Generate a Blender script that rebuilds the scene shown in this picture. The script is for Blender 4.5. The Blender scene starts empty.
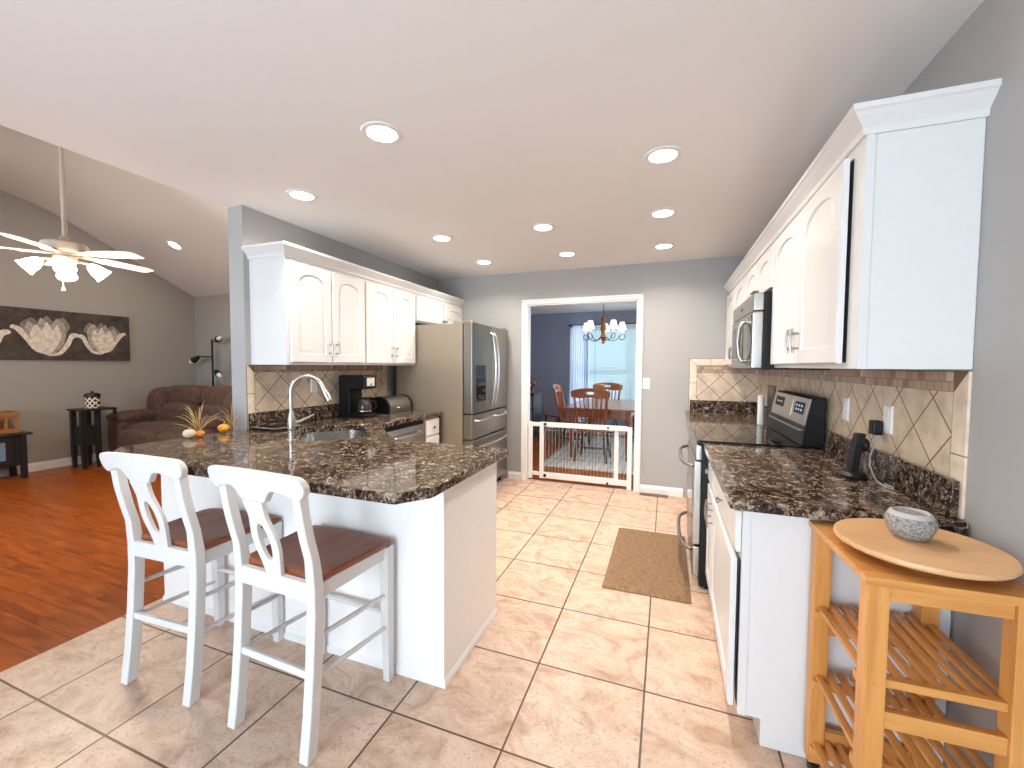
import bpy, bmesh, math, random
from mathutils import Vector, Matrix
random.seed(7)
C = bpy.context.scene.collection
sc = bpy.context.scene
PI = math.pi

# ------------------------------------------------------------------ camera, world, exposure
cam_d = bpy.data.cameras.new('camera')
cam_d.sensor_width = 36.0
cam_d.lens = 415.02 / 1024 * 36.0
cam_d.clip_start = 0.02
cam_o = bpy.data.objects.new('camera', cam_d)
C.objects.link(cam_o)
_r = Vector((0.93718174, 0.34879564, 0.00565607))
_u = Vector((-0.02089533, 0.03994429, 0.9989834))
_f = Vector((-0.34821513, 0.93634719, -0.04472326))
M_ = Matrix(((_r.x, _u.x, -_f.x, 0), (_r.y, _u.y, -_f.y, 0), (_r.z, _u.z, -_f.z, 1.3773), (0, 0, 0, 1)))
cam_o.matrix_world = M_
sc.camera = cam_o

LAMP = 7.4          # watts per recessed kitchen lamp
SKY = 10.8
w = bpy.data.worlds.new('world')
sc.world = w
w.use_nodes = True
bg = w.node_tree.nodes['Background']
bg.inputs[0].default_value = (0.74, 0.87, 1.0, 1)
bg.inputs[1].default_value = SKY
sc.view_settings.view_transform = 'Standard'
sc.view_settings.look = 'None'
sc.view_settings.gamma = 1.0
sc.view_settings.use_curve_mapping = False
sc.view_settings.exposure = 0.5
sc.cycles.use_denoising = True
sc.cycles.max_bounces = 10
sc.cycles.diffuse_bounces = 6
sc.cycles.sample_clamp_indirect = 6.0
sc.cycles.caustics_reflective = False
sc.cycles.caustics_refractive = False


def portal(loc, rot, sx, sy):
    l = bpy.data.lights.new('daylight_portal', 'AREA')
    l.shape = 'RECTANGLE'
    l.size, l.size_y = sx, sy
    l.cycles.is_portal = True
    o = bpy.data.objects.new('daylight_portal', l)
    o.location = loc
    o.rotation_euler = rot
    C.objects.link(o)


portal((-1.15, -2.62, 1.1), (-PI / 2, 0, PI), 2.9, 2.1)      # patio door behind the camera
portal((-3.06, -1.83, 1.18), (0, -PI / 2, 0), 1.8, 1.2)      # added side window behind the camera, brightens the right wall
portal((-5.2, -1.06, 1.35), (-PI / 2, 0, PI), 1.6, 1.5)       # living room window behind the camera
portal((-0.66, 8.62, 1.3), (-PI / 2, 0, 0), 2.4, 1.8)        # dining room window
portal((1.72, 6.6, 1.3), (0, PI / 2, 0), 1.6, 2.0)        # added out-of-view dining room side window for more daylight


# ------------------------------------------------------------------ materials
def newmat(name):
    m = bpy.data.materials.new(name)
    m.use_nodes = True
    nt = m.node_tree
    return m, nt, nt.nodes['Principled BSDF'], nt.links


def N(nt, t, **kw):
    n = nt.nodes.new('ShaderNode' + t)
    for k, v in kw.items():
        if k.startswith('i_'):
            n.inputs[k[2:].replace('_', ' ')].default_value = v
        else:
            setattr(n, k, v)
    return n


def ramp(nt, fac, stops, interp='LINEAR'):
    r = nt.nodes.new('ShaderNodeValToRGB')
    r.color_ramp.interpolation = interp
    e = r.color_ramp.elements
    while len(e) < len(stops):
        e.new(0.5)
    for i, (p, c) in enumerate(stops):
        e[i].position = p
        e[i].color = (*c, 1) if len(c) == 3 else c
    nt.links.new(fac, r.inputs[0])
    return r.outputs[0]


def coords(nt, scale=(1, 1, 1), rot=(0, 0, 0), loc=(0, 0, 0), world=False):
    if world:
        g = N(nt, 'NewGeometry').outputs['Position']
    else:
        g = N(nt, 'TexCoord').outputs['Object']
    mp = N(nt, 'Mapping')
    mp.inputs['Scale'].default_value = scale
    mp.inputs['Rotation'].default_value = rot
    mp.inputs['Location'].default_value = loc
    nt.links.new(g, mp.inputs[0])
    return mp.outputs[0]


def bump(nt, h, b, strength=0.2, dist=0.002):
    n = N(nt, 'Bump')
    n.inputs['Strength'].default_value = strength
    n.inputs['Distance'].default_value = dist
    nt.links.new(h, n.inputs['Height'])
    nt.links.new(n.outputs[0], b.inputs['Normal'])


def mix(nt, fac, a, b_, mode='MIX'):
    n = N(nt, 'Mix', data_type='RGBA', blend_type=mode)
    for sock, val in ((n.inputs[0], fac), (n.inputs[6], a), (n.inputs[7], b_)):
        if hasattr(val, 'links') or hasattr(val, 'node'):
            nt.links.new(val, sock)
        elif isinstance(val, (int, float)):
            sock.default_value = val
        else:
            sock.default_value = (*val, 1)
    return n.outputs[2]


def plain(name, col, rough=0.5, metal=0.0, noise=0.04, nscale=40, coat=0.0, spec=0.5, bmp=0.0):
    m, nt, b, L = newmat(name)
    n = N(nt, 'TexNoise')
    n.inputs['Scale'].default_value = nscale
    n.inputs['Detail'].default_value = 4
    L.new(coords(nt), n.inputs['Vector'])
    lo = tuple(max(0, c * (1 - noise)) for c in col)
    hi = tuple(min(1, c * (1 + noise)) for c in col)
    L.new(ramp(nt, n.outputs[0], [(0.3, lo), (0.7, hi)]), b.inputs['Base Color'])
    b.inputs['Roughness'].default_value = rough
    b.inputs['Metallic'].default_value = metal
    b.inputs['Specular IOR Level'].default_value = spec
    b.inputs['Coat Weight'].default_value = coat
    b.inputs['Coat Roughness'].default_value = 0.08
    if bmp:
        bump(nt, n.outputs[0], b, bmp)
    return m


def emit(name, col, strength):
    m, nt, b, L = newmat(name)
    b.inputs['Base Color'].default_value = (*col, 1)
    b.inputs['Emission Color'].default_value = (*col, 1)
    b.inputs['Emission Strength'].default_value = strength
    return m


def brushed(name, col, rough=0.28, axis=(1, 1, 60), metal=1.0):
    m, nt, b, L = newmat(name)
    n = N(nt, 'TexNoise')
    n.inputs['Scale'].default_value = 12
    n.inputs['Detail'].default_value = 3
    L.new(coords(nt, scale=axis), n.inputs['Vector'])
    L.new(ramp(nt, n.outputs[0], [(0.3, tuple(c * 0.92 for c in col)), (0.7, col)]), b.inputs['Base Color'])
    b.inputs['Metallic'].default_value = metal
    b.inputs['Roughness'].default_value = rough
    return m


def wood(name, dark, light, rough=0.35, axis='x', scale=1.0, coat=0.0):
    m, nt, b, L = newmat(name)
    s = {'x': (1.2, 14, 14), 'y': (14, 1.2, 14), 'z': (14, 14, 1.2)}[axis]
    s = tuple(v * scale for v in s)
    n = N(nt, 'TexNoise')
    n.inputs['Scale'].default_value = 2.2
    n.inputs['Detail'].default_value = 6
    n.inputs['Distortion'].default_value = 1.2
    L.new(coords(nt, scale=s), n.inputs['Vector'])
    L.new(ramp(nt, n.outputs[0], [(0.3, dark), (0.7, light)]), b.inputs['Base Color'])
    b.inputs['Roughness'].default_value = rough
    b.inputs['Coat Weight'].default_value = coat
    b.inputs['Coat Roughness'].default_value = 0.1
    bump(nt, n.outputs[0], b, 0.08)
    return m


def granite(name):
    m, nt, b, L = newmat(name)
    co = coords(nt)
    n1 = N(nt, 'TexNoise')
    n1.inputs['Scale'].default_value = 36
    n1.inputs['Detail'].default_value = 9
    n1.inputs['Roughness'].default_value = 0.74
    n1.inputs['Distortion'].default_value = 0.9
    L.new(co, n1.inputs['Vector'])
    base = ramp(nt, n1.outputs[0], [(0.40, (0.009, 0.006, 0.007)), (0.49, (0.036, 0.022, 0.016)), (0.54, (0.12, 0.078, 0.05)),
                                    (0.61, (0.36, 0.285, 0.22)), (0.70, (0.58, 0.50, 0.42))])
    v = N(nt, 'TexVoronoi', feature='F1')
    v.inputs['Scale'].default_value = 85
    v.inputs['Randomness'].default_value = 1.0
    L.new(co, v.inputs['Vector'])
    n2 = N(nt, 'TexNoise')
    n2.inputs['Scale'].default_value = 9
    n2.inputs['Detail'].default_value = 3
    L.new(co, n2.inputs['Vector'])
    cell = ramp(nt, v.outputs['Color'], [(0.55, (0, 0, 0)), (0.62, (1, 1, 1))])
    spot = ramp(nt, v.outputs['Distance'], [(0.30, (1, 1, 1)), (0.42, (0, 0, 0))])
    msk = mix(nt, 1.0, cell, spot, 'MULTIPLY')
    msk = mix(nt, 1.0, msk, ramp(nt, n2.outputs[0], [(0.40, (0.15, 0.15, 0.15)), (0.58, (1, 1, 1))]), 'MULTIPLY')
    L.new(mix(nt, msk, base, (0.44, 0.35, 0.265)), b.inputs['Base Color'])
    b.inputs['Roughness'].default_value = 0.07
    b.inputs['IOR'].default_value = 1.38
    return m


def tile_floor():
    m, nt, b, L = newmat('beige floor tile')
    co = coords(nt, loc=(0.5247, -1.7914 + 0.465 * 20, 0), world=True)
    br = N(nt, 'TexBrick', offset=0.0, squash=1.0)
    br.inputs['Scale'].default_value = 1.0
    br.inputs['Brick Width'].default_value = 0.465
    br.inputs['Row Height'].default_value = 0.465
    br.inputs['Mortar Size'].default_value = 0.0042
    br.inputs['Mortar Smooth'].default_value = 0.1
    br.inputs['Bias'].default_value = 0.0
    br.inputs['Color1'].default_value = (0.2, 0.2, 0.2, 1)
    br.inputs['Color2'].default_value = (0.8, 0.8, 0.8, 1)
    L.new(co, br.inputs['Vector'])
    # vein pattern, shifted per tile
    sh = N(nt, 'VectorMath', operation='MULTIPLY_ADD')
    L.new(br.outputs['Color'], sh.inputs[0])
    sh.inputs[1].default_value = (9, 7, 3)
    L.new(coords(nt, scale=(1, 1.4, 1), rot=(0, 0, 0.5), world=True), sh.inputs[2])
    n1 = N(nt, 'TexNoise')
    n1.inputs['Scale'].default_value = 5
    n1.inputs['Detail'].default_value = 9
    n1.inputs['Roughness'].default_value = 0.62
    n1.inputs['Distortion'].default_value = 1.6
    L.new(sh.outputs[0], n1.inputs['Vector'])
    c1 = ramp(nt, n1.outputs[0], [(0.3, (0.42, 0.26, 0.175)), (0.47, (0.575, 0.405, 0.30)),
                                  (0.60, (0.665, 0.495, 0.385)), (0.75, (0.53, 0.365, 0.265))])
    n2 = N(nt, 'TexNoise')
    n2.inputs['Scale'].default_value = 30
    n2.inputs['Detail'].default_value = 8
    n2.inputs['Roughness'].default_value = 0.7
    n2.inputs['Distortion'].default_value = 2.5
    L.new(sh.outputs[0], n2.inputs['Vector'])
    c2 = mix(nt, ramp(nt, n2.outputs[0], [(0.53, (0, 0, 0)), (0.64, (0.7, 0.7, 0.7))]), c1, (0.34, 0.20, 0.125))
    L.new(mix(nt, br.outputs['Fac'], c2, (0.075, 0.048, 0.022)), b.inputs['Base Color'])
    b.inputs['Roughness'].default_value = 0.42
    inv = N(nt, 'Math', operation='SUBTRACT')
    inv.inputs[0].default_value = 1.0
    L.new(br.outputs['Fac'], inv.inputs[1])
    bump(nt, inv.outputs[0], b, 0.5, 0.002)
    return m


def plank_floor():
    m, nt, b, L = newmat('cherry plank floor')
    br = N(nt, 'TexBrick', offset=0.37, squash=1.0)
    br.inputs['Scale'].default_value = 1.0
    br.inputs['Brick Width'].default_value = 1.3
    br.inputs['Row Height'].default_value = 0.125
    br.inputs['Mortar Size'].default_value = 0.0015
    br.inputs['Color1'].default_value = (0.0, 0.0, 0.0, 1)
    br.inputs['Color2'].default_value = (1, 1, 1, 1)
    L.new(coords(nt, loc=(20, 20, 0), world=True), br.inputs['Vector'])
    sh = N(nt, 'VectorMath', operation='MULTIPLY_ADD')
    L.new(br.outputs['Color'], sh.inputs[0])
    sh.inputs[1].default_value = (5, 5, 5)
    L.new(coords(nt, scale=(1.0, 9, 1), world=True), sh.inputs[2])
    n1 = N(nt, 'TexNoise')
    n1.inputs['Scale'].default_value = 2.5
    n1.inputs['Detail'].default_value = 6
    n1.inputs['Distortion'].default_value = 1.0
    L.new(sh.outputs[0], n1.inputs['Vector'])
    a = ramp(nt, n1.outputs[0], [(0.3, (0.17, 0.032, 0.003)), (0.7, (0.42, 0.10, 0.010))])
    a = mix(nt, ramp(nt, br.outputs['Color'], [(0, (0, 0, 0)), (1, (0.4, 0.4, 0.4))]), a, (0.35, 0.09, 0.014))
    L.new(mix(nt, br.outputs['Fac'], a, (0.07, 0.018, 0.006)), b.inputs['Base Color'])
    b.inputs['Roughness'].default_value = 0.3
    b.inputs['Specular IOR Level'].default_value = 0.18
    return m


def splash_tile(name, axis, origin):
    """diamond-set tiles on a wall; axis is the wall's horizontal world axis"""
    m, nt, b, L = newmat(name)
    g = N(nt, 'NewGeometry').outputs['Position']
    sp = N(nt, 'SeparateXYZ')
    L.new(g, sp.inputs[0])
    cb = N(nt, 'CombineXYZ')
    L.new(sp.outputs[axis], cb.inputs[0])
    L.new(sp.outputs[2], cb.inputs[1])
    mp = N(nt, 'Mapping', vector_type='TEXTURE')
    mp.inputs['Rotation'].default_value = (0, 0, PI / 4)
    mp.inputs['Location'].default_value = (origin[0], origin[1], 0)
    L.new(cb.outputs[0], mp.inputs[0])
    ad = N(nt, 'VectorMath', operation='ADD')
    ad.inputs[1].default_value = (0.1556 * 40, 0.1556 * 40, 0)
    L.new(mp.outputs[0], ad.inputs[0])
    br = N(nt, 'TexBrick', offset=0.0)
    br.inputs['Scale'].default_value = 1.0
    br.inputs['Brick Width'].default_value = 0.1556
    br.inputs['Row Height'].default_value = 0.1556
    br.inputs['Mortar Size'].default_value = 0.0032
    br.inputs['Color1'].default_value = (0, 0, 0, 1)
    br.inputs['Color2'].default_value = (1, 1, 1, 1)
    L.new(ad.outputs[0], br.inputs['Vector'])
    n1 = N(nt, 'TexNoise')
    n1.inputs['Scale'].default_value = 14
    n1.inputs['Detail'].default_value = 7
    L.new(g, n1.inputs['Vector'])
    a = ramp(nt, n1.outputs[0], [(0.3, (0.50, 0.385, 0.265)), (0.55, (0.70, 0.56, 0.42)), (0.75, (0.76, 0.64, 0.51))])
    a = mix(nt, ramp(nt, br.outputs['Color'], [(0, (0.0, 0.0, 0.0)), (1, (0.35, 0.35, 0.35))]), a, (0.56, 0.45, 0.33))
    L.new(mix(nt, br.outputs['Fac'], a, (0.20, 0.115, 0.055)), b.inputs['Base Color'])
    b.inputs['Roughness'].default_value = 0.38
    return m


def mosaic_tile(name, axis, z0):
    m, nt, b, L = newmat(name)
    g = N(nt, 'NewGeometry').outputs['Position']
    sp = N(nt, 'SeparateXYZ')
    L.new(g, sp.inputs[0])
    cb = N(nt, 'CombineXYZ')
    L.new(sp.outputs[axis], cb.inputs[0])
    L.new(sp.outputs[2], cb.inputs[1])
    ad = N(nt, 'VectorMath', operation='ADD')
    ad.inputs[1].default_value = (20, 0.033 * 60 - z0, 0)
    L.new(cb.outputs[0], ad.inputs[0])
    br = N(nt, 'TexBrick', offset=0.5)
    br.inputs['Scale'].default_value = 1.0
    br.inputs['Brick Width'].default_value = 0.04
    br.inputs['Row Height'].default_value = 0.033
    br.inputs['Mortar Size'].default_value = 0.0018
    br.inputs['Color1'].default_value = (0, 0, 0, 1)
    br.inputs['Color2'].default_value = (1, 1, 1, 1)
    L.new(ad.outputs[0], br.inputs['Vector'])
    a = ramp(nt, br.outputs['Color'], [(0.0, (0.26, 0.15, 0.095)), (0.35, (0.46, 0.32, 0.22)),
                                       (0.65, (0.38, 0.245, 0.17)), (1.0, (0.66, 0.54, 0.41))])
    L.new(mix(nt, br.outputs['Fac'], a, (0.22, 0.14, 0.085)), b.inputs['Base Color'])
    b.inputs['Roughness'].default_value = 0.35
    return m


def fabric(name, col, col2, scale=60):
    m, nt, b, L = newmat(name)
    n = N(nt, 'TexNoise')
    n.inputs['Scale'].default_value = scale
    n.inputs['Detail'].default_value = 5
    L.new(coords(nt), n.inputs['Vector'])
    L.new(ramp(nt, n.outputs[0], [(0.3, col), (0.7, col2)]), b.inputs['Base Color'])
    b.inputs['Roughness'].default_value = 0.9
    b.inputs['Sheen Weight'].default_value = 0.05
    bump(nt, n.outputs[0], b, 0.3, 0.004)
    return m


def trans(name, col, t=0.5):
    """thin translucent sheet (curtain, blind slats)"""
    m = bpy.data.materials.new(name)
    m.use_nodes = True
    nt = m.node_tree
    nt.nodes.clear()
    out = N(nt, 'OutputMaterial')
    d = N(nt, 'BsdfDiffuse')
    d.inputs[0].default_value = (*col, 1)
    tr = N(nt, 'BsdfTranslucent')
    tr.inputs[0].default_value = (*col, 1)
    mx = N(nt, 'MixShader')
    mx.inputs[0].default_value = t
    nt.links.new(d.outputs[0], mx.inputs[1])
    nt.links.new(tr.outputs[0], mx.inputs[2])
    nt.links.new(mx.outputs[0], out.inputs[0])
    return m


def pane_mat(name):
    m = bpy.data.materials.new(name)
    m.use_nodes = True
    nt = m.node_tree
    nt.nodes.clear()
    out = N(nt, 'OutputMaterial')
    t = N(nt, 'BsdfTransparent')
    t.inputs[0].default_value = (0.97, 0.98, 0.98, 1)
    g = N(nt, 'BsdfGlossy')
    g.inputs['Roughness'].default_value = 0.02
    mx = N(nt, 'MixShader')
    fr = N(nt, 'Fresnel')
    nt.links.new(fr.outputs[0], mx.inputs[0])
    nt.links.new(t.outputs[0], mx.inputs[1])
    nt.links.new(g.outputs[0], mx.inputs[2])
    nt.links.new(mx.outputs[0], out.inputs[0])
    return m


def trellis(name):
    m, nt, b, L = newmat(name)
    co = coords(nt, scale=(1, 1, 1))
    ch = N(nt, 'TexWave', wave_type='RINGS', rings_direction='SPHERICAL')
    # overlapping diamonds: |sin(u+v)| and |sin(u-v)|
    sp = N(nt, 'SeparateXYZ')
    L.new(co, sp.inputs[0])
    at = N(nt, 'Math', operation='ADD')
    L.new(sp.outputs[0], at.inputs[0])
    L.new(sp.outputs[1], at.inputs[1])
    def wave(sign):
        a = N(nt, 'Math', operation='MULTIPLY_ADD')
        L.new(sp.outputs[2], a.inputs[0])
        a.inputs[1].default_value = sign
        L.new(at.outputs[0], a.inputs[2])
        k = N(nt, 'Math', operation='MULTIPLY')
        L.new(a.outputs[0], k.inputs[0])
        k.inputs[1].default_value = 46
        s = N(nt, 'Math', operation='SINE')
        L.new(k.outputs[0], s.inputs[0])
        ab = N(nt, 'Math', operation='ABSOLUTE')
        L.new(s.outputs[0], ab.inputs[0])
        return ab.outputs[0]
    mn = N(nt, 'Math', operation='MINIMUM')
    L.new(wave(1), mn.inputs[0])
    L.new(wave(-1), mn.inputs[1])
    nt.nodes.remove(ch)
    L.new(ramp(nt, mn.outputs[0], [(0.42, (0.85, 0.74, 0.6)), (0.5, (0.02, 0.018, 0.018))]), b.inputs['Base Color'])
    b.inputs['Roughness'].default_value = 0.4
    return m


def rug_mat():
    m, nt, b, L = newmat('pale plaid rug')
    br = N(nt, 'TexBrick', offset=0.0)
    br.inputs['Scale'].default_value = 1
    br.inputs['Brick Width'].default_value = 0.10
    br.inputs['Row Height'].default_value = 0.10
    br.inputs['Mortar Size'].default_value = 0.012
    br.inputs['Color1'].default_value = (0.50, 0.48, 0.43, 1)
    br.inputs['Color2'].default_value = (0.62, 0.60, 0.55, 1)
    br.inputs['Mortar'].default_value = (0.40, 0.39, 0.36, 1)
    L.new(coords(nt, loc=(10, 10, 0), world=True), br.inputs['Vector'])
    L.new(br.outputs['Color'], b.inputs['Base Color'])
    b.inputs['Roughness'].default_value = 0.95
    return m


def paint(name, col, rough=0.6, bmp=0.06):
    m, nt, b, L = newmat(name)
    n = N(nt, 'TexNoise')
    n.inputs['Scale'].default_value = 180
    n.inputs['Detail'].default_value = 3
    L.new(coords(nt, world=True), n.inputs['Vector'])
    L.new(ramp(nt, n.outputs[0], [(0.2, tuple(c * 0.97 for c in col)), (0.8, col)]), b.inputs['Base Color'])
    b.inputs['Roughness'].default_value = rough
    b.inputs['Specular IOR Level'].default_value = 0.3
    bump(nt, n.outputs[0], b, bmp, 0.002)
    return m


MT = {}
MT['wall'] = paint('grey wall paint', (0.39, 0.38, 0.372))
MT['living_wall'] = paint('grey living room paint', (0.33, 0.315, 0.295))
MT['dining_wall'] = paint('slate blue dining room paint', (0.27, 0.285, 0.35))
MT['ceiling'] = paint('white ceiling paint', (0.84, 0.82, 0.805), 0.8, 0.12)
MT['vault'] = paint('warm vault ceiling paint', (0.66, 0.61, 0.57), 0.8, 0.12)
MT['trim'] = plain('white trim paint', (0.79, 0.78, 0.765), 0.35, noise=0.01)
MT['cab'] = plain('white cabinet paint', (0.72, 0.71, 0.70), 0.32, noise=0.01)
MT['panel'] = plain('bright white panel paint', (0.86, 0.845, 0.83), 0.38, noise=0.01)
MT['white'] = plain('white plastic', (0.82, 0.82, 0.80), 0.4, noise=0.01)
MT['stoolwhite'] = plain('white chair paint', (0.665, 0.66, 0.65), 0.35, noise=0.01)
MT['granite'] = granite('brown granite')
MT['tile'] = tile_floor()
MT['plank'] = plank_floor()
MT['stain'] = brushed('stainless steel', (0.43, 0.42, 0.40), 0.34, (1, 1, 60))
MT['stainh'] = brushed('stainless steel horizontal grain', (0.62, 0.61, 0.59), 0.24, (60, 60, 1))
MT['fridge'] = brushed('slate stainless steel', (0.31, 0.285, 0.255), 0.3, (1, 1, 40))
MT['fridgeside'] = plain('taupe metallic side panel', (0.30, 0.25, 0.19), 0.42, metal=0.35, noise=0.03)
MT['nickel'] = plain('brushed nickel', (0.62, 0.60, 0.57), 0.25, metal=1.0, noise=0.02)
MT['pull'] = plain('satin nickel pull', (0.36, 0.34, 0.31), 0.3, metal=1.0, noise=0.02)
MT['black'] = plain('black plastic', (0.010, 0.010, 0.011), 0.4, noise=0.1, spec=0.22)
MT['blackgloss'] = plain('black glass', (0.006, 0.006, 0.007), 0.04, noise=0.1)
MT['blackpaint'] = plain('black furniture paint', (0.012, 0.011, 0.011), 0.45, noise=0.1)
MT['dark'] = plain('dark matte and gap shade', (0.02, 0.02, 0.02), 0.7)  # also colours the strips that imitate shade in the door gaps
MT['cork'] = wood('honey pine wood', (0.50, 0.205, 0.045), (0.66, 0.31, 0.085), 0.38, 'z', 1.0)
MT['corky'] = wood('honey pine wood along slats', (0.50, 0.205, 0.045), (0.66, 0.31, 0.085), 0.38, 'y', 1.0)
MT['corkx'] = wood('honey pine wood across', (0.50, 0.205, 0.045), (0.66, 0.31, 0.085), 0.38, 'x', 1.0)
MT['board'] = wood('pale beech board', (0.60, 0.33, 0.15), (0.70, 0.42, 0.21), 0.42, 'x', 0.8)
MT['seat'] = wood('brown stained seat wood', (0.17, 0.045, 0.016), (0.29, 0.085, 0.030), 0.42, 'y', 1.0, 0.0)
MT['oak'] = wood('reddish oak', (0.17, 0.047, 0.015), (0.31, 0.098, 0.032), 0.3, 'z', 1.0, 0.4)
MT['darkoak'] = wood('dark turned wood', (0.05, 0.02, 0.010), (0.10, 0.04, 0.02), 0.4, 'z', 1.0)
MT['crate'] = wood('amber crate wood', (0.24, 0.10, 0.025), (0.36, 0.16, 0.05), 0.5, 'y', 1.0)
MT['stone'] = plain('grey speckled stone', (0.27, 0.25, 0.225), 0.8, noise=0.6, nscale=160, bmp=0.5)
MT['stonesmooth'] = plain('smooth grey stone rim', (0.42, 0.40, 0.37), 0.5, noise=0.12, nscale=30)
MT['sofa'] = fabric('brown plush upholstery', (0.055, 0.026, 0.018), (0.115, 0.060, 0.044), 22)
MT['mat'] = fabric('brown cushioned mat', (0.16, 0.088, 0.040), (0.27, 0.16, 0.080), 45)
MT['canvas'] = fabric('charcoal canvas', (0.030, 0.024, 0.021), (0.075, 0.06, 0.052), 12)
MT['petal'] = plain('cream painted petal', (0.62, 0.56, 0.49), 0.8, noise=0.28, nscale=22)
MT['petalgrey'] = plain('grey painted petal', (0.34, 0.30, 0.265), 0.8, noise=0.35, nscale=22)
MT['petaldark'] = plain('taupe painted petal', (0.19, 0.165, 0.145), 0.8, noise=0.35, nscale=22)
MT['lamp'] = emit('warm lamp glow', (1.0, 0.90, 0.76), 22)
MT['shade'] = emit('lit frosted glass', (1.0, 0.88, 0.72), 9)
MT['chshade'] = emit('lit fabric shade', (1.0, 0.84, 0.70), 0.75)
MT['fan'] = plain('cream enamel', (0.62, 0.54, 0.45), 0.45, noise=0.02)
MT['curtain'] = trans('sheer white curtain', (0.80, 0.84, 0.92), 0.35)
MT['blind'] = trans('white blind slat', (0.74, 0.84, 0.85), 0.15)
MT['glass'] = pane_mat('window glass')
MT['carafe'] = plain('dark carafe glass', (0.05, 0.03, 0.028), 0.05, noise=0.2)
MT['orange'] = plain('orange pumpkin skin', (0.70, 0.22, 0.03), 0.5, noise=0.15)
MT['yellow'] = plain('amber gourd skin', (0.80, 0.36, 0.03), 0.45, noise=0.15)
MT['cream'] = plain('cream pumpkin skin', (0.72, 0.56, 0.38), 0.5, noise=0.12)
MT['straw'] = plain('dried straw', (0.42, 0.29, 0.12), 0.8, noise=0.25)
MT['trellis'] = trellis('black and cream trellis')
MT['rug'] = rug_mat()
MT['display'] = plain('pale grey label', (0.55, 0.56, 0.57), 0.4)
MT['ticks'] = emit('lit display marks', (0.55, 0.75, 1.0), 0.35)
MT['gridled'] = plain('copper brown metal', (0.24, 0.10, 0.05), 0.4, metal=0.6)
MT['bluechest'] = plain('blue grey chest paint', (0.16, 0.23, 0.33), 0.4)
MT['cord'] = plain('grey cord', (0.45, 0.44, 0.43), 0.5)
MT['bulb'] = plain('frosted lamp glass', (0.75, 0.72, 0.68), 0.3)
MT['vent'] = plain('brown metal register', (0.20, 0.12, 0.06), 0.5, metal=0.4)
MT['darkwood'] = wood('dark walnut board', (0.035, 0.016, 0.009), (0.07, 0.032, 0.018), 0.4, 'z')
SPLY = splash_tile('diamond tiles on side wall', 1, (1.715, 1.165))
SPLYL = splash_tile('diamond tiles on left wall', 1, (2.24, 1.175))
SPLX = splash_tile('diamond tiles on back wall', 0, (0.406, 1.17))
MOSY = mosaic_tile('mosaic tiles on side wall', 1, 1.3)
MOSX = mosaic_tile('mosaic tiles on back wall', 0, 1.313)
MT['border'] = plain('sand border tile', (0.74, 0.61, 0.47), 0.4, noise=0.14, nscale=18)
MT['grout'] = plain('brown grout', (0.2, 0.12, 0.06), 0.8)


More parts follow.
